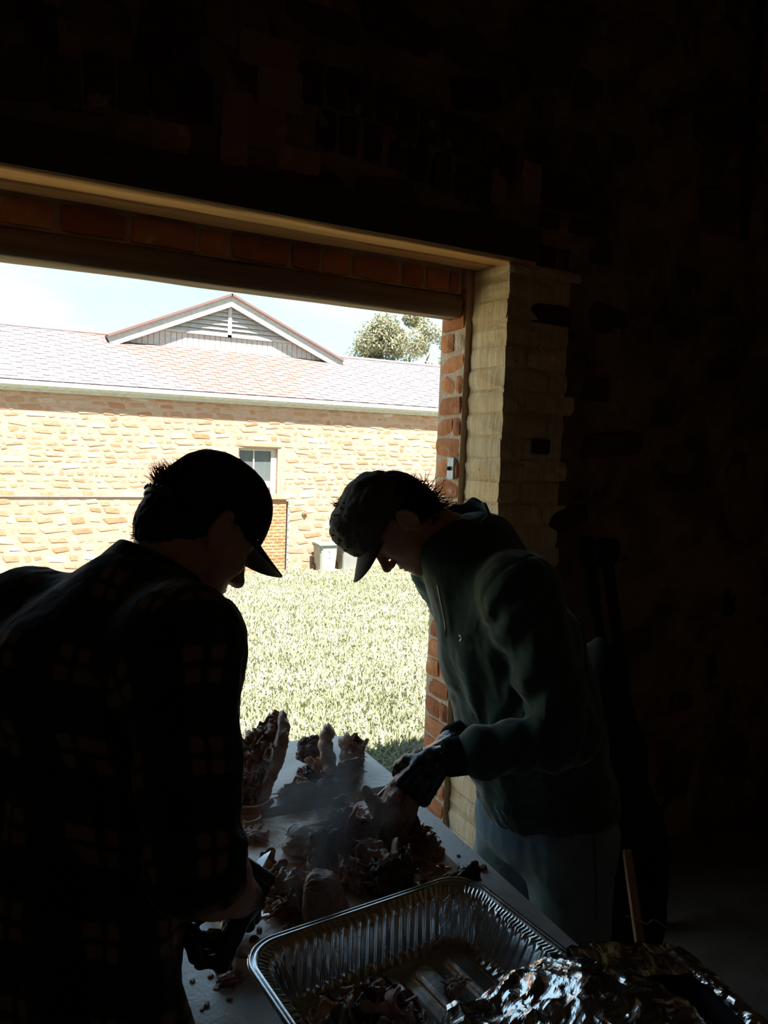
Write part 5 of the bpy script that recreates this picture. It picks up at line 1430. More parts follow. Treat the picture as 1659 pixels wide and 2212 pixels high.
def mound(u, v):
    x = .545 + .30 * u; y = .44 + .42 * v
    hx = np.clip(np.sin(np.clip((x - .525) / .30, 0, 1) * PI * .62), 0, 1) ** .6; hy = np.clip(np.sin(np.clip((y - .34) / .60, 0, 1) * PI), 0, 1) ** .45
    z = TZ + .012 + .205 * hx * hy - .02 * np.clip((x - .78) / .08, 0, 1)
    sm = lambda q, a, b: (lambda t: t * t * (3 - 2 * t))(np.clip((q - a) / (b - a), 0, 1))
    z = np.maximum(z, TZ + .010); z = np.maximum(z, TZ + .010 + .142 * sm(x, .545, .572) * sm(.845 - y, 0, .02)); z = np.maximum(z, TZ + .106 * sm(y, .785, .812))
    return np.stack([x, y, z], -1)
foil_sheet(mound, 92, 120, .0065, 4, 'foil_cover', 'crumpled silver foil heaped over the black roasting pan by the tray')
def rimfoil(u, v):
    x = .80 + .19 * u; y = .80 + .035 * np.sin(v * PI) + .02 * v - .05 * u * u - .02; z = TZ + .146 + .020 * np.sin(v * PI) * (1 - .6 * u) - .006 * u
    return np.stack([x, y + .03 * v, z], -1)
foil_sheet(rimfoil, 70, 22, .005, 9, 'foil_strip', 'narrow crumpled foil strip folded over the far rim of the black pan', sc=34)
def rimfoil2(u, v):
    x = .965 + .03 * (v - .5) + .008 * np.sin(u * 9); y = .79 - .30 * u; z = TZ + .144 + .010 * np.sin(v * PI)
    return np.stack([x, y, z], -1)
foil_sheet(rimfoil2, 76, 12, .004, 12, 'foil_strip', 'torn foil edge along the side rim of the black pan', sc=40)
# ================================================================== meat
def m_meat(name, cs, rough=.42):
    s = NT(name); p = s.pos(); f = s.noise(s.pos((1, 1, 1)), 26, 6, .62, .8)
    col = s.ramp(f, [(.28, cs[0]), (.48, cs[1]), (.66, cs[2])]); col = s.mix(s.ramp(s.noise(p, 60, 3), [(.62, (0, 0, 0)), (.74, (.6, .6, .6))]), col, cs[3])
    return s.fin(col, s.ramp(s.noise(p, 35, 3), [(.35, (rough * .5,) * 3), (.65, (rough * 1.4,) * 3)]), s.bump(s.noise(p, 110, 5, .65), .55, .004), spec=.6, **{'Subsurface Weight': .08, 'Subsurface Scale': .01})
M_MEAT = m_meat('pulled_meat', [(.16, .075, .052), (.40, .225, .16), (.56, .36, .27), (.70, .52, .42)])
M_MEATP = m_meat('pale_meat', [(.28, .155, .11), (.52, .34, .25), (.66, .48, .38), (.76, .62, .53)])
M_MEATD = m_meat('charred_meat', [(.03, .016, .011), (.10, .052, .036), (.19, .11, .078), (.32, .20, .145)], .32)
M_MEATO = m_meat('glazed_meat', [(.16, .05, .02), (.38, .15, .05), (.50, .24, .10), (.62, .40, .24)], .30)
M_BONE = simple('cooked_bone', (.62, .44, .32), (.48, .28, .17), 24, .45, .3, 80, .002, spec=.5)
ICO = None
def ico_verts():
    global ICO
    if ICO is None:
        bm = bmesh.new(); bmesh.ops.create_icosphere(bm, subdivisions=5, radius=1); ICO = (np.array([v.co[:] for v in bm.verts]), np.array([[v.index for v in f.verts] for f in bm.faces])); bm.free()
    return ICO
def lump_mesh(name, size, seed, fibre=.12, lump=.30, flat=True, sq=.85, fr=4.5):
    D, Fq = ico_verts(); C = np.sign(D) * np.abs(D) ** sq
    n = fbm(C + seed * 3.1, 1.1, 3, seed); Wp = C + .35 * np.stack([vnoise(C + seed, 1.5, seed + k) for k in (40, 41, 42)], 1)
    r = ridged((Wp + seed) * np.array([.8, 3.0, 3.0]), fr * .5, 3, seed + 5)
    cr = ridged(C * 1.0 + seed * 1.7, 1.6, 2, seed + 11)
    C = C * (1 + lump * n + fibre * .55 * r - .40 * np.clip(cr - .35, 0, 1))[:, None]
    V = C * np.array(size) * .5
    if flat: V[:, 2] = np.where(V[:, 2] < -.33 * size[2], -.33 * size[2] + (V[:, 2] + .33 * size[2]) * .15, V[:, 2]); V[:, 2] -= V[:, 2].min()
    return mesh_np(name, V, Fq)
def chunk(px, py, w, d, h, seed, mat, label, name='meat_chunk', z=BZ, rot=(0, 0, 0), cat='meat', base=None, group=None, **k):
    p = at_z(px, py, z) if base is None else np.array(base)
    me = lump_mesh(name, (w, d, h), seed, **k)
    zr = np.array([v.co[:] for v in me.vertices]) @ np.array(Euler(rot).to_matrix())[2]
    o = obj(name, me, mat, None, (p[0], p[1], p[2] - .0008 - float(zr.min())), rot)
    if k.get('fibre', 0) >= .3 and w > .03:      # frayed fibres pulled out of the lump
        rf = np.random.default_rng(seed + 900); n = len(me.vertices); co = np.zeros(n * 3, np.float32); me.vertices.foreach_get('co', co); co = co.reshape(-1, 3)
        up_ = np.where(co[:, 2] > h * .12)[0]; Vs, Qs, Ts, of = [], [], [], 0; lay = nrm([1, rf.normal() * .4, .1])
        for i in rf.choice(up_, 46):
            q = co[i].astype(float); out = nrm(q - np.array([0, 0, h * .25])); dr = nrm(lay * rf.choice([-1, 1]) + out * .35 + rf.normal(size=3) * .35); L_ = rf.uniform(.012, .030) * min(1.3, w / .06); pts = [q - out * .003]
            for _ in range(5): dr = nrm(dr + rf.normal(size=3) * .22 - np.array([0, 0, .16])); pts.append(pts[-1] + dr * L_ / 5)
            pts = np.array(pts); pts[:, 2] = np.maximum(pts[:, 2], .001); r_ = rf.uniform(.0012, .0030); Vt, q4, t3 = tube(pts, r_ * np.array([.9, 1, 1, .9, .7, .35]), 5, flat=.55); Vs.append(Vt); Qs.append(q4 + of); Ts.append(t3 + of); of += len(Vt)
        fm = bpy.data.objects.new('meat_fibres', mesh_np('meat_fibres', np.vstack(Vs), [np.vstack(Qs), np.vstack(Ts)])); COL.objects.link(fm); fm.data.materials.append(mat); fm.parent = o; fm['kind'] = 'stuff'
    return tag(o, label, cat, group)
R_ = math.radians
# -- far board: rib rack, charred end, neck bone, shreds
def rib_rack():
    t = thing('rib_rack', tuple(at_z(560, 1735, BZ)), 'big roasted rib rack standing on edge on the pale board', 'meat')
    nu, nv = 110, 60
    T0, T1 = at(470, 1640, 1.95), at(604, 1545, 2.02); B0, B1 = at_z(470, 1745, BZ + .012), at_z(556, 1738, BZ + .012)
    P_ = np.zeros((nu, nv, 3)); side = nrm(np.cross(T1 - B1, T0 - T1))
    for i in range(nu):
        u = i / (nu - 1)
        for j in range(nv):
            v = j / (nv - 1); a = B0 + (B1 - B0) * u; b = T0 + (T1 - T0) * u; p = a + (b - a) * v
            bulge = .045 * math.sin(v * PI) * (.4 + .6 * u) + .02 * math.sin(u * 5)
            p = p - CW * bulge + CR * .012 * math.sin(v * PI) * u
            # ribs fan out from the top corner
            ang = math.atan2((1 - u) * 1.0 + .05, (1 - v) + .35)
            p = p - CW * (.0075 * math.sin(ang * 34 + 1.2 * math.sin(v * 7)) + .004 * math.sin(ang * 71 + v * 9))
            P_[i, j] = p
    V = P_.reshape(-1, 3); Fq = grid_faces(nu, nv); N = vnormals(V, Fq)
    V = V + N * (.005 * ridged(V @ stretch(T1 - B1, 18, 60).T, 1, 3, 6) + .004 * fbm(V, 40, 3, 2))[:, None]
    Vs, Fs = solid(V, Fq, .02 if N[len(N) // 2] @ CW < 0 else -.02); Vs[:, 2] = np.maximum(Vs[:, 2], BZ - .0005)
    obj('rib_slab', mesh_np('rib_slab', Vs, Fs), M_MEATR, t)
    # folded thick edge of the rack
    pts = spline([B1 + CR * .006, B1 * .6 + T1 * .4 + CR * .020 - CW * .03, B1 * .2 + T1 * .8 + CR * .022 - CW * .02, T1 + CR * .006 + UPZ * .005], 40)
    Vt, q, tt = tube(pts, .010 + .007 * np.sin(np.linspace(0, 3, 40)), 28, flat=.7); Nn = vnormals(np.vstack([Vt]), q); Vt = Vt + Nn * (.007 * ridged(Vt @ stretch(T1 - B1, 20, 90).T, 1, 3, 3) + .004 * fbm(Vt, 45, 2, 9))[:, None]
    obj('folded_edge', mesh_np('folded_edge', Vt, [q, tt]), M_MEATR, t)
    for k in range(7):
        f = k / 6; p = T0 + (T1 - T0) * f; tube_obj('rib_end', [p - UPZ * .012, p + UPZ * .008 + CR * .003], [.006, .0045], M_BONE, t, 8)
    tube_obj('rib_end', spline([at_z(508, 1750, BZ + .02), at_z(560, 1748, BZ + .02), at_z(590, 1728, BZ + .035)], 10), [.010] * 6 + [.009, .008, .007, .006], M_MEATO, t, 10)
M_MEATR = m_meat('roast_rib_meat', [(.16, .06, .035), (.46, .25, .16), (.62, .42, .31), (.74, .60, .50)], .30)
rib_rack()
chunk(665, 1655, .085, .06, .085, 3, M_MEATD, 'black charred lump of meat beside the rib rack', rot=(0, .35, .3), fibre=.2)
def neck_bone():
    pts = spline([at_z(722, 1712, BZ + .01), at(712, 1660, 2.0), at(704, 1610, 2.02), at(708, 1582, 2.03), at(716, 1575, 2.03)], 36)
    Vt, q, t = tube(pts, .0205 + .0022 * np.sin(np.linspace(0, 40, 36)) - .004 * np.linspace(0, 1, 36), 22); N = vnormals(Vt, q); Vt = Vt + N * (.0022 * ridged(Vt, 60, 2, 2))[:, None]; Vt[:, 2] = np.maximum(Vt[:, 2], BZ - .0005)
    tag(obj('neck_piece', mesh_np('neck_piece', Vt, [q, t]), M_MEATP), 'curved pale neck piece standing upright on the pale board', 'meat')
neck_bone()
chunk(762, 1655, .075, .055, .075, 7, M_MEATP, 'pale frayed meat heap right of the upright neck piece', rot=(0, 0, .8), fibre=.3, lump=.4)
chunk(745, 1690, .07, .06, .05, 8, M_MEATP, 'pale torn meat at the foot of the upright neck piece', rot=(0, 0, .2), fibre=.3, lump=.4)
chunk(662, 1700, .065, .05, .055, 9, M_MEATD, 'glossy dark scrap in front of the charred lump', rot=(0, 0, 1.2), fibre=.25)
chunk(640, 1722, .075, .05, .034, 10, M_MEAT, 'brown shredded meat on the front edge of the pale board', fibre=.35, lump=.4)
chunk(700, 1716, .06, .045, .03, 11, M_MEATP, 'pale shreds on the front edge of the pale board', fibre=.35, lump=.4)
# -- near board
def skin_dome():
    t = tag(chunk(672, 1838, .135, .10, .075, 14, M_SKINM, 'pale glistening sheet of skin domed over the wooden board', name='meat_skin', fibre=.05, lump=.22, sq=1.0), None)
M_SKINM = m_meat('glistening_skin', [(.24, .15, .11), (.46, .33, .26), (.60, .47, .40), (.72, .62, .56)], .26)
skin_dome()
def bone(px0, py0, px1, py1, z, r, label, mat=None):
    a, b = at_z(px0, py0, z), at_z(px1, py1, z + .008); pts = [a + (b - a) * k for k in np.linspace(0, 1, 14)]
    rr = [r * (1.45 - .9 * math.sin(PI * k) ** .6) for k in np.linspace(0, 1, 14)]
    Vt, q, tt = tube(pts, rr, 14); N = vnormals(Vt, q); Vt = Vt + N * (.0018 * fbm(Vt, 80, 2, int(px0)))[:, None]
    tag(obj('bone', mesh_np('bone', Vt, [q, tt]), mat or M_BONE), label, 'bone')
bone(528, 1782, 566, 1770, BZ + .014, .008, 'short cooked bone lying under the rib rack'); bone(530, 1800, 580, 1800, BZ + .010, .006, 'thin cooked bone beside the skin sheet', M_MEATP)
chunk(552, 1812, .05, .04, .022, 15, M_MEATP, 'small pale shreds by the thin bone', fibre=.35, lump=.4)
chunk(742, 1812, .085, .06, .085, 16, M_MEATP, 'tall pale pulled heap behind the held shank', rot=(0, 0, .5), fibre=.32, lump=.42)
chunk(776, 1840, .06, .05, .085, 17, M_MEAT, 'brown upright shred with a dark hollow by the held shank', rot=(.1, .1, .9), fibre=.3, lump=.35)
chunk(840, 1915, .105, .08, .075, 18, M_MEATD, 'dark juicy heap under the held shank', rot=(0, 0, .3), fibre=.3, lump=.42)
chunk(806, 1885, .075, .06, .065, 19, M_MEAT, 'brown pulled lump between the heaps on the wooden board', rot=(0, 0, 1.1), fibre=.34, lump=.42)
chunk(700, 1885, .078, .06, .098, 20, M_MEAT, 'tall knobbly brown chunk at the middle of the wooden board', rot=(0, .12, .2), fibre=.34, lump=.36)
chunk(752, 1915, .065, .05, .06, 24, M_MEAT, 'brown chunk leaning on the tall knobbly chunk', rot=(0, 0, 1.9), fibre=.34, lump=.4)
def wedge(px, py, w, d, h, seed, label):
    D, Fq = ico_verts(); C = np.sign(D) * np.abs(D) ** .55; C[:, 0] *= 1 - .42 * (C[:, 2] + 1) * .5; C[:, 0] += -.35 * (C[:, 2] + 1) * .5
    C = C * (1 + .10 * fbm(C, 1.4, 3, seed) + .07 * ridged(C * np.array([1, 3, 3]), 1.3, 3, seed))[:, None]; V = C * np.array([w, d, h]) * .5; V[:, 2] -= V[:, 2].min()
    p = at_z(px, py, BZ); o = obj('meat_wedge', mesh_np('meat_wedge', V, Fq), M_MEAT, None, (p[0], p[1], p[2]), (0, 0, -.5)); tag(o, label, 'meat')
wedge(708, 1990, .095, .06, .088, 30, 'triangular brown meat wedge with a smooth cut face by the foil tray')
chunk(655, 1965, .05, .04, .062, 31, M_MEAT, 'ragged strip leaning against the triangular wedge', rot=(0, -.25, .4), fibre=.35, lump=.35)
chunk(566, 1910, .058, .05, .045, 32, M_MEAT, 'torn brown chunk beside the upright knife', rot=(0, 0, .6), fibre=.36, lump=.42)
chunk(600, 1935, .055, .045, .040, 33, M_MEAT, 'torn brown chunk between knife and wedge', rot=(0, 0, 1.5), fibre=.36, lump=.42)
chunk(618, 1972, .052, .04, .034, 34, M_MEATO, 'small glazed orange chunk in a puddle of juice', rot=(0, 0, .2), fibre=.3, lump=.35)
chunk(632, 1925, .035, .03, .036, 35, M_MEATP, 'small pale frayed piece behind the wedge', fibre=.36, lump=.42)
chunk(895, 1822, .075, .05, .045, 36, M_MEAT, 'ragged brown piece near the table edge behind the shank', rot=(0, 0, -.5), fibre=.36, lump=.42)
chunk(932, 1845, .05, .035, .022, 37, M_MEATP, 'flat pale shreds on the far corner of the wooden board', fibre=.36, lump=.42)
chunk(985, 1915, .095, .035, .030, 38, M_MEATD, 'dark crumbly strip at the corner of the wooden board', rot=(0, 0, .35), fibre=.36, lump=.5)
chunk(1022, 1905, .028, .026, .042, 39, M_MEATD, 'dark frayed tip at the end of the crumbly strip', fibre=.4, lump=.5)
# -- the shank that the man in green holds up
def shank():
    t = thing('lamb_shank', tuple(at(850, 1760, 1.74)), 'roasted shank held upright in black gloves over the board', 'meat')
    c = [(at(906, 1632, 1.73), .017), (at(893, 1668, 1.73), .022), (at(872, 1712, 1.73), .036), (at(853, 1762, 1.72), .040), (at(838, 1806, 1.71), .036), (at(836, 1832, 1.705), .024)]
    A_ = np.array([p for p, _ in c]); v = Vol(A_.min(0) - .09, A_.max(0) + .09, .0032)
    for (a, ra), (b, rb) in zip(c[:-1], c[1:]): v.cone(a, b, ra, rb, .012)
    v.cone(at(846, 1800, 1.70), at(812, 1742, 1.71), .018, .016, .012); v.cone(at(812, 1742, 1.71), at(792, 1712, 1.71), .013, .009, .010); v.ell(at(858, 1722, 1.70), (.016, .016, .016), .006)
    V, Fq = v.mesh(); N = vnormals(V, Fq); ax = A_[0] - A_[-1]
    V = V + N * (.0055 * ridged(V @ stretch(ax, 14, 55).T, 1, 3, 3) + .005 * fbm(V, 28, 3, 8))[:, None]
    V[:, 2] = np.maximum(V[:, 2], BZ - .0005)      # its foot is pressed flat on the board
    obj('shank_meat', mesh_np('shank_meat', V, Fq), M_MEAT, t)
    tube_obj('bone_tip', spline([at(797, 1718, 1.708), at(789, 1706, 1.708), at(785, 1696, 1.708)], 8), [.009, .011, .012, .012, .011, .009, .006, .003], M_MEATP, t, 10)
shank()
# -- crumbs, drips and puddles: small scraps one by one
spots_b = [(588, 1760), (612, 1866), (640, 1880), (560, 1890), (545, 1990), (560, 2010), (575, 2035), (548, 2030), (600, 2020), (905, 1870), (930, 1890), (955, 1872), (960, 1905), (940, 1862), (915, 1905), (890, 1930), (925, 1930), (780, 1760), (850, 1860), (618, 2005)]
for i, (px, py) in enumerate(spots_b):
    chunk(px, py, random.uniform(.010, .02), random.uniform(.008, .014), random.uniform(.005, .010), 50 + i % 6, random.choice([M_MEAT, M_MEATD, M_MEATP]), 'tiny meat crumb on the wet wooden board', name='meat_crumb', group='crumbs on the wooden board', rot=(0, 0, random.uniform(0, 6)))
for i, (px, py) in enumerate([(437, 2180), (447, 2172), (468, 2135), (455, 2110), (495, 2160), (520, 2120), (1090, 1990), (1130, 2035), (1060, 1935), (1075, 1950), (1035, 1900), (990, 1850), (1130, 1985), (415, 2120)]):
    chunk(px, py, random.uniform(.008, .015), random.uniform(.006, .011), random.uniform(.003, .006), 60 + i % 6, random.choice([M_MEAT, M_MEATO]), 'tiny meat crumb on the bare table top', name='meat_crumb', z=TZ, group='crumbs on the table top', rot=(0, 0, random.uniform(0, 6)))
chunk(487, 2098, .030, .022, .016, 71, M_MEATO, 'orange scrap of meat on the table by the board corner', z=TZ, fibre=.3, lump=.4)
chunk(496, 2122, .034, .024, .018, 72, M_MEAT, 'brown scrap of meat tucked against the board corner', z=TZ, fibre=.3, lump=.4)
chunk(1042, 1878, .020, .014, .010, 73, M_MEATO, 'orange scrap of meat on the table beside the crumbly strip', z=TZ, fibre=.3, lump=.4)
M_JUICE = NT('meat_juice'); M_JUICE.fin((.46, .20, .06), .06, None, spec=.7); M_JUICE.b.inputs['Transmission Weight'].default_value = .35; M_JUICE = M_JUICE.m
def puddle(px, py, w, d, seed, label, z=BZ):
    p = at_z(px, py, z); n, m = 64, 8; V = []
    for i in range(n):
        a = 2 * PI * i / n; k = 1 + .35 * math.sin(a * 2 + seed) + .2 * math.sin(a * 3 + seed * 2) + .12 * math.sin(a * 7 + seed)
        for j in range(m):
            f = j / (m - 1); V.append((p[0] + w / 2 * k * math.cos(a) * f, p[1] + d / 2 * k * math.sin(a) * f, z + .0004 + .0016 * (1 - f ** 6)))
    tag(obj('juice_puddle', mesh_np('juice_puddle', np.array(V), grid_faces(n, m, True)), M_JUICE), label, 'puddle')
puddle(600, 1960, .13, .05, 1, 'amber juice puddle around the glazed chunk'); puddle(880, 1925, .10, .07, 2, 'amber juice puddle beside the dark heap'); puddle(640, 1875, .12, .05, 3, 'amber juice puddle before the skin sheet'); puddle(925, 1880, .09, .06, 4, 'amber juice puddle near the board corner')
puddle(690, 2010, .10, .03, 5, 'amber juice puddle under the triangular wedge')
# -- pulled meat in the tray: folded leaves of meat, each its own piece
rg3 = np.random.default_rng(8)
def leaf_mesh(seed):
    n, m = 26, 22; u, v = np.meshgrid(np.linspace(-1, 1, n), np.linspace(-1, 1, m), indexing='ij'); r2 = np.random.default_rng(seed); a = r2.uniform(1.2, 2.4)
    X = np.sin(u * a) / a; Z = (1 - np.cos(u * a)) / a + .12 * np.sin(v * 3 + seed); Y_ = v * .8 * (1 - .25 * np.abs(u))
    P_ = np.stack([X, Y_, Z], -1).reshape(-1, 3); P_ = P_ + .10 * np.stack([fbm(P_ + seed, 2.2, 3, seed + k) for k in range(3)], 1)
    Fq = grid_faces(n, m); N = vnormals(P_, Fq); P_ = P_ + N * (.05 * ridged(P_ * np.array([3, 1, 1]), 2.5, 2, seed))[:, None]
    V, F_ = solid(P_, Fq, .16); return mesh_np('meat_slice', V, F_)
LEAF = [leaf_mesh(k) for k in range(7)]
for i in range(50):
    a = rg3.uniform(0, 2 * PI); r = rg3.uniform(0, 1) ** .6
    x = .545 + .100 * r * math.cos(a); y = .960 + .085 * r * math.sin(a); z = TZ + .018 + .058 * (1 - r ** 2) * rg3.uniform(.5, 1)
    mt = [M_MEAT, M_MEAT, M_MEATP, M_MEATD, M_MEATO][rg3.integers(0, 5)]
    o = piece('meat_slice', [LEAF[i % 7]], mt, None, (x, y, z), (rg3.uniform(.022, .034),) * 3, (rg3.uniform(-1, 1), rg3.uniform(-1, 1), rg3.uniform(0, 6)))
    me_ = o.data; Vl = np.array([q.co[:] for q in me_.vertices]) * np.array(o.scale) @ np.array(o.rotation_euler.to_matrix()).T
    for _ in range(3):
        Vw = Vl + np.array(o.location); ql = rot2(Vw[:, :2] - TC, np.zeros(2), -TRA); mg = .050 if Vw[:, 2].min() < TZ + .08 else .030
        sx = max(0, -(hw - mg) - ql[:, 0].min()) - max(0, ql[:, 0].max() - (hw - mg)); sy = max(0, -(hl - mg) - ql[:, 1].min()) - max(0, ql[:, 1].max() - (hl - mg))
        dv = rot2(np.array([[sx, sy]]), np.zeros(2), TRA)[0]; o.location = (o.location[0] + dv[0], o.location[1] + dv[1], o.location[2] + max(0, TZ + .0125 - Vw[:, 2].min()))
    lk = {M_MEAT: 'brown', M_MEATP: 'pale', M_MEATD: 'dark charred', M_MEATO: 'orange glazed'}[mt]
    tag(o, lk + ' torn slice of pulled meat heaped in the foil tray', 'meat', lk + ' pulled meat in the foil tray')
for hi, (px, py, hz, n_, bd) in enumerate([(742, 1812, .070, 4, 'w'), (776, 1838, .075, 3, 'w'), (806, 1885, .055, 4, 'w'), (846, 1908, .060, 4, 'w'), (700, 1880, .085, 3, 'w'), (752, 1912, .050, 3, 'w'), (655, 1962, .045, 2, 'w'), (570, 1908, .036, 3, 'w'), (604, 1932, .034, 2, 'w'), (895, 1820, .036, 2, 'w'), (930, 1842, .015, 2, 'w'), (762, 1652, .060, 3, 'p'), (745, 1688, .040, 3, 'p'), (700, 1714, .022, 3, 'p'), (640, 1722, .026, 3, 'p'), (662, 1698, .045, 2, 'p')]):
    c_ = at_z(px, py, BZ)
    for k_ in range(n_):
        mt = [M_MEAT, M_MEATP, M_MEAT, M_MEATP, M_MEATO][(hi + k_ * 2) % 5]; lk = {M_MEAT: 'brown', M_MEATP: 'pale', M_MEATO: 'orange glazed'}[mt]; wh = 'on the wet wooden board' if bd == 'w' else 'on the pale rounded board'
        o = piece('meat_flap', [LEAF[(hi + k_) % 7]], mt, None, (c_[0] + rg3.uniform(-.022, .022), c_[1] + rg3.uniform(-.020, .016), BZ + .012 + hz * rg3.uniform(.25, .85)), tuple(rg3.uniform(.020, .036) * np.array([1, rg3.uniform(.7, 1.3), 1])), (rg3.uniform(-1.2, 1.2), rg3.uniform(-1.2, 1.2), rg3.uniform(0, 6)))
        tag(o, lk + ' torn flap of meat in the heaps ' + wh, 'meat', lk + ' torn flaps ' + wh)
p_ = at_z(984, 2138, TZ + .018); chunk(0, 0, .035, .03, .026, 41, M_MEAT, 'single meat chunk lying apart on the tray ribs', base=(p_[0], p_[1], TZ + .012), fibre=.3, lump=.4)
# ================================================================== knives
def knife(h0, h1, tip, hm, label, hr=.011, bw=.020, flatdir=None):
    t = thing('kitchen_knife', tuple(h1), label, 'knife')
    Vt, q, tt = tube([h0, h0 * .5 + h1 * .5, h1], [hr * 1.05, hr, hr * .95], 12, flat=.7); obj('handle', mesh_np('handle', Vt, [q, tt]), hm, t)
    d = nrm(tip - h1); e = nrm((flatdir if flatdir is not None else UPZ) - d * ((flatdir if flatdir is not None else UPZ) @ d)); nn = np.cross(d, e); L_ = np.linalg.norm(tip - h1)
    sec = []
    for k in range(16):
        f = k / 15; w = bw * (1 - max(0, (f - .55) / .45) ** 1.8); c = h1 + d * L_ * f + e * (bw - w) * .5
        th = .0016 * (1 - .6 * f); sec += [c + e * w * .5 + nn * th, c + e * w * .5 - nn * th, c - e * w * .5]
    V = np.array(sec); i = np.arange(15) * 3; Fq = np.vstack([np.stack([i + a, i + b, i + 3 + b, i + 3 + a], 1) for a, b in ((0, 1), (1, 2), (2, 0))])
    me = mesh_np('blade', V, [Fq, np.array([[0, 2, 1], [45, 46, 47]])], False); obj('blade', me, M_BLADE, t)
    return t
M_BLADE = simple('steel_blade', (.72, .72, .72), (.6, .6, .6), 20, .2, 0, metal=1.0)
M_WOODH = m_timber('knife_wood', (.30, .16, .07), (.18, .09, .04), 'x')
M_BLKH = simple('black_handle', (.02, .02, .02), (.015, .015, .015), 10, .4, 0)
knife(at(528, 1935, 1.38), at(545, 1898, 1.39), at(577, 1836, 1.465), M_BLKH, 'steel knife pointing up from the glove of the man in plaid', bw=.016, flatdir=CR)
knife(at(448, 2030, 1.20), at(492, 2030, 1.215), at(530, 2078, 1.235), M_WOODH, 'wooden handled knife gripped low beside the board corner', .0165, .016, CU)
knife(at(925, 1622, 1.80), at(893, 1655, 1.785), at(811, 1734, 1.745), M_BLKH, 'long steel carving knife cutting into the held shank', bw=.022, flatdir=CU)
# ================================================================== dark things leaning behind the man in green
M_DKPL = m_timber('black_stained_plank', (.030, .026, .023), (.016, .014, .012), 'z')
def plank(top, bot, w, th, mat, name, label, side):
    d = nrm(np.array(top) - bot); s = nrm(np.array(side) - d * (np.array(side) @ d)); n = np.cross(d, s); V = []
    for p in (bot, top):
        for a, b in ((-1, -1), (1, -1), (1, 1), (-1, 1)): V.append(np.array(p) + s * w / 2 * a + n * th / 2 * b)
    bm = bmesh.new(); vs = [bm.verts.new(v) for v in V]
    for f in ((3, 2, 1, 0), (4, 5, 6, 7), (0, 1, 5, 4), (1, 2, 6, 5), (2, 3, 7, 6), (3, 0, 4, 7)): bm.faces.new([vs[i] for i in f])
    bmesh.ops.recalc_face_normals(bm, faces=bm.faces[:]); bmesh.ops.bevel(bm, geom=bm.edges[:], offset=.003, segments=1, affect='EDGES')
    return tag(obj(name, bm_mesh(name, bm), mat), label, 'plank')
plank(at_y(1268, 1160, 2.418), (2.17, 1.95, FL), .060, .022, M_DKPL, 'leaning_plank', 'narrow dark plank leaning on the stone wall beside the brick quoins', (1, .1, 0))
plank(at_y(1306, 1163, 2.418), (2.29, 1.95, FL), .055, .022, M_DKPL, 'leaning_plank', 'black plank leaning on the stone wall, farther from the brick quoins', (1, .1, 0))
M_BATT = m_timber('raw_batten', (.42, .20, .10), (.28, .13, .06), 'z')
BTK = .1
bt0, bt1 = at(1356, 1850, 2.215), at(1378, 2005, 2.125); dd = bt1 - bt0; bt2 = bt0 + dd * ((FL - bt0[2]) / dd[2])
plank(bt0 - dd * BTK, bt2, .026, .016, M_BATT, 'timber_batten', 'reddish raw timber batten leaning beside the jeans', CR)
wr = tube_obj('wire_scrap', spline([at(1352, 1978, 2.135), at(1372, 1985, 2.127), at(1398, 1996, 2.12), at(1412, 1987, 2.12), at(1440, 2004, 2.11)], 24), .0012, M_BONE, None, 5)
tag(wr, 'thin pale loose wire caught on the timber batten', 'wire')
v = Vol((1.40, 1.38, FL - .02), (2.06, 2.02, 1.28), .012)
sk0 = at(1318, 1640, 2.35)
v.ell((sk0[0], sk0[1], .34), (.21, .17, .42), .05); v.ell((sk0[0] + .0, sk0[1] + .03, .78), (.135, .12, .22), .08); v.ell((sk0[0] - .02, sk0[1] + .05, 1.0), (.07, .07, .14), .06)
v.cut((0, 0, FL + .001), (0, 0, -1))
V, Fq = v.mesh(); V = relax(V, Fq, 1); N = vnormals(V, Fq); V = V + N * (.02 * fbm(V, 5, 3, 4) + .01 * ridged(V @ stretch(UPZ, 4, 14).T, 1, 2, 5))[:, None]; V[:, 2] = np.maximum(V[:, 2], FL + .001)
tag(obj('dark_sack', mesh_np('dark_sack', V, Fq), simple('black_sacking', (.010, .009, .008), (.016, .014, .012), 20, .95, .4, 200, .002)), 'black sack standing on the floor behind the man in green', 'sack')
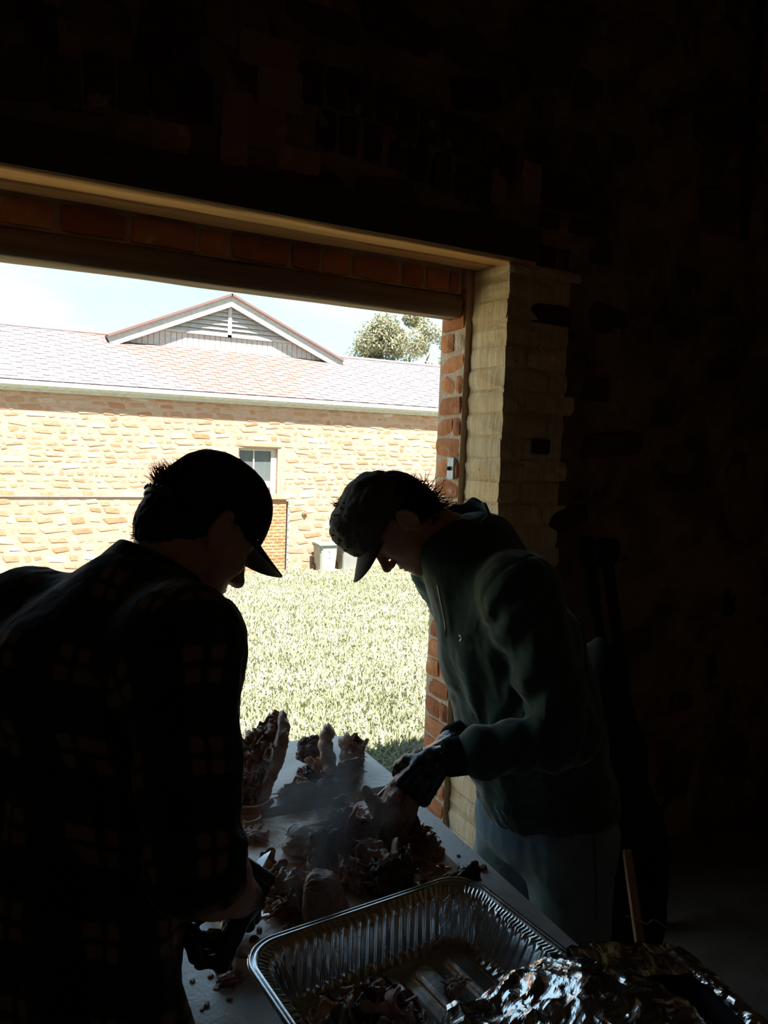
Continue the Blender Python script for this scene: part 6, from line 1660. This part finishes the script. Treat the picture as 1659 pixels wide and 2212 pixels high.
# ================================================================== steam rising from the hot meat
def steam(name, c, r, dens, seed, label):
    s = NT(name + '_vapour'); s.t.nodes.remove(s.b)
    g = s.n('NewGeometry').outputs['Position']; mp = s.n('Mapping'); mp.inputs['Location'].default_value = tuple(-np.array(c) / np.array(r)); mp.inputs['Scale'].default_value = tuple(1 / np.array(r)); s.l(g, mp.inputs['Vector'])
    ln = s.n('VectorMath', operation='LENGTH'); s.l(mp.outputs[0], ln.inputs[0])
    fall = s.n('MapRange'); fall.inputs[1].default_value = 1.0; fall.inputs[2].default_value = .25; s.l(ln.outputs['Value'], fall.inputs[0])
    p = s.pos((1, 1, .6)); no = s.n('Mapping'); no.inputs['Location'].default_value = (seed * 3.7, seed * 1.3, 0); s.l(p, no.inputs['Vector'])
    w = s.ramp(s.noise(no.outputs[0], 9, 4, .55, 1.4), [(.48, (0, 0, 0)), (.64, (1, 1, 1))])
    d = s.math('MULTIPLY', s.math('MULTIPLY', w, fall.outputs[0]), dens)
    v = s.n('VolumeScatter'); v.inputs['Color'].default_value = (.99, .98, .97, 1); v.inputs['Anisotropy'].default_value = .78; s.l(d, v.inputs['Density']); s.l(v.outputs[0], s.o.inputs['Volume'])
    bm = bmesh.new(); bmesh.ops.create_icosphere(bm, subdivisions=3, radius=1.0)
    for q in bm.verts: q.co = Vector((c[0] + q.co.x * r[0] * 1.02, c[1] + q.co.y * r[1] * 1.02, c[2] + q.co.z * r[2] * 1.02))
    o = obj(name, bm_mesh(name, bm, True), s.m); tag(o, label, 'steam', kind='stuff'); return o
ps = at_z(690, 1790, .90); steam('steam', (ps[0], ps[1], .955), (.17, .20, .12), 15, 1, 'pale steam curling up from the meat between the two boards')
ps = at_z(690, 1910, .88); steam('steam', (ps[0], ps[1], .905), (.11, .09, .075), 9, 4, 'thin steam over the triangular meat wedge')
ps = at(1165, 1940, 1.42); steam('steam', tuple(ps), (.10, .07, .11), 9, 7, 'faint steam drifting up in front of the blue jeans')
ps = at(800, 1640, 2.0); steam('steam', (ps[0], ps[1], 1.02), (.20, .14, .16), 5, 9, 'thin haze of steam over the pale board against the lawn')
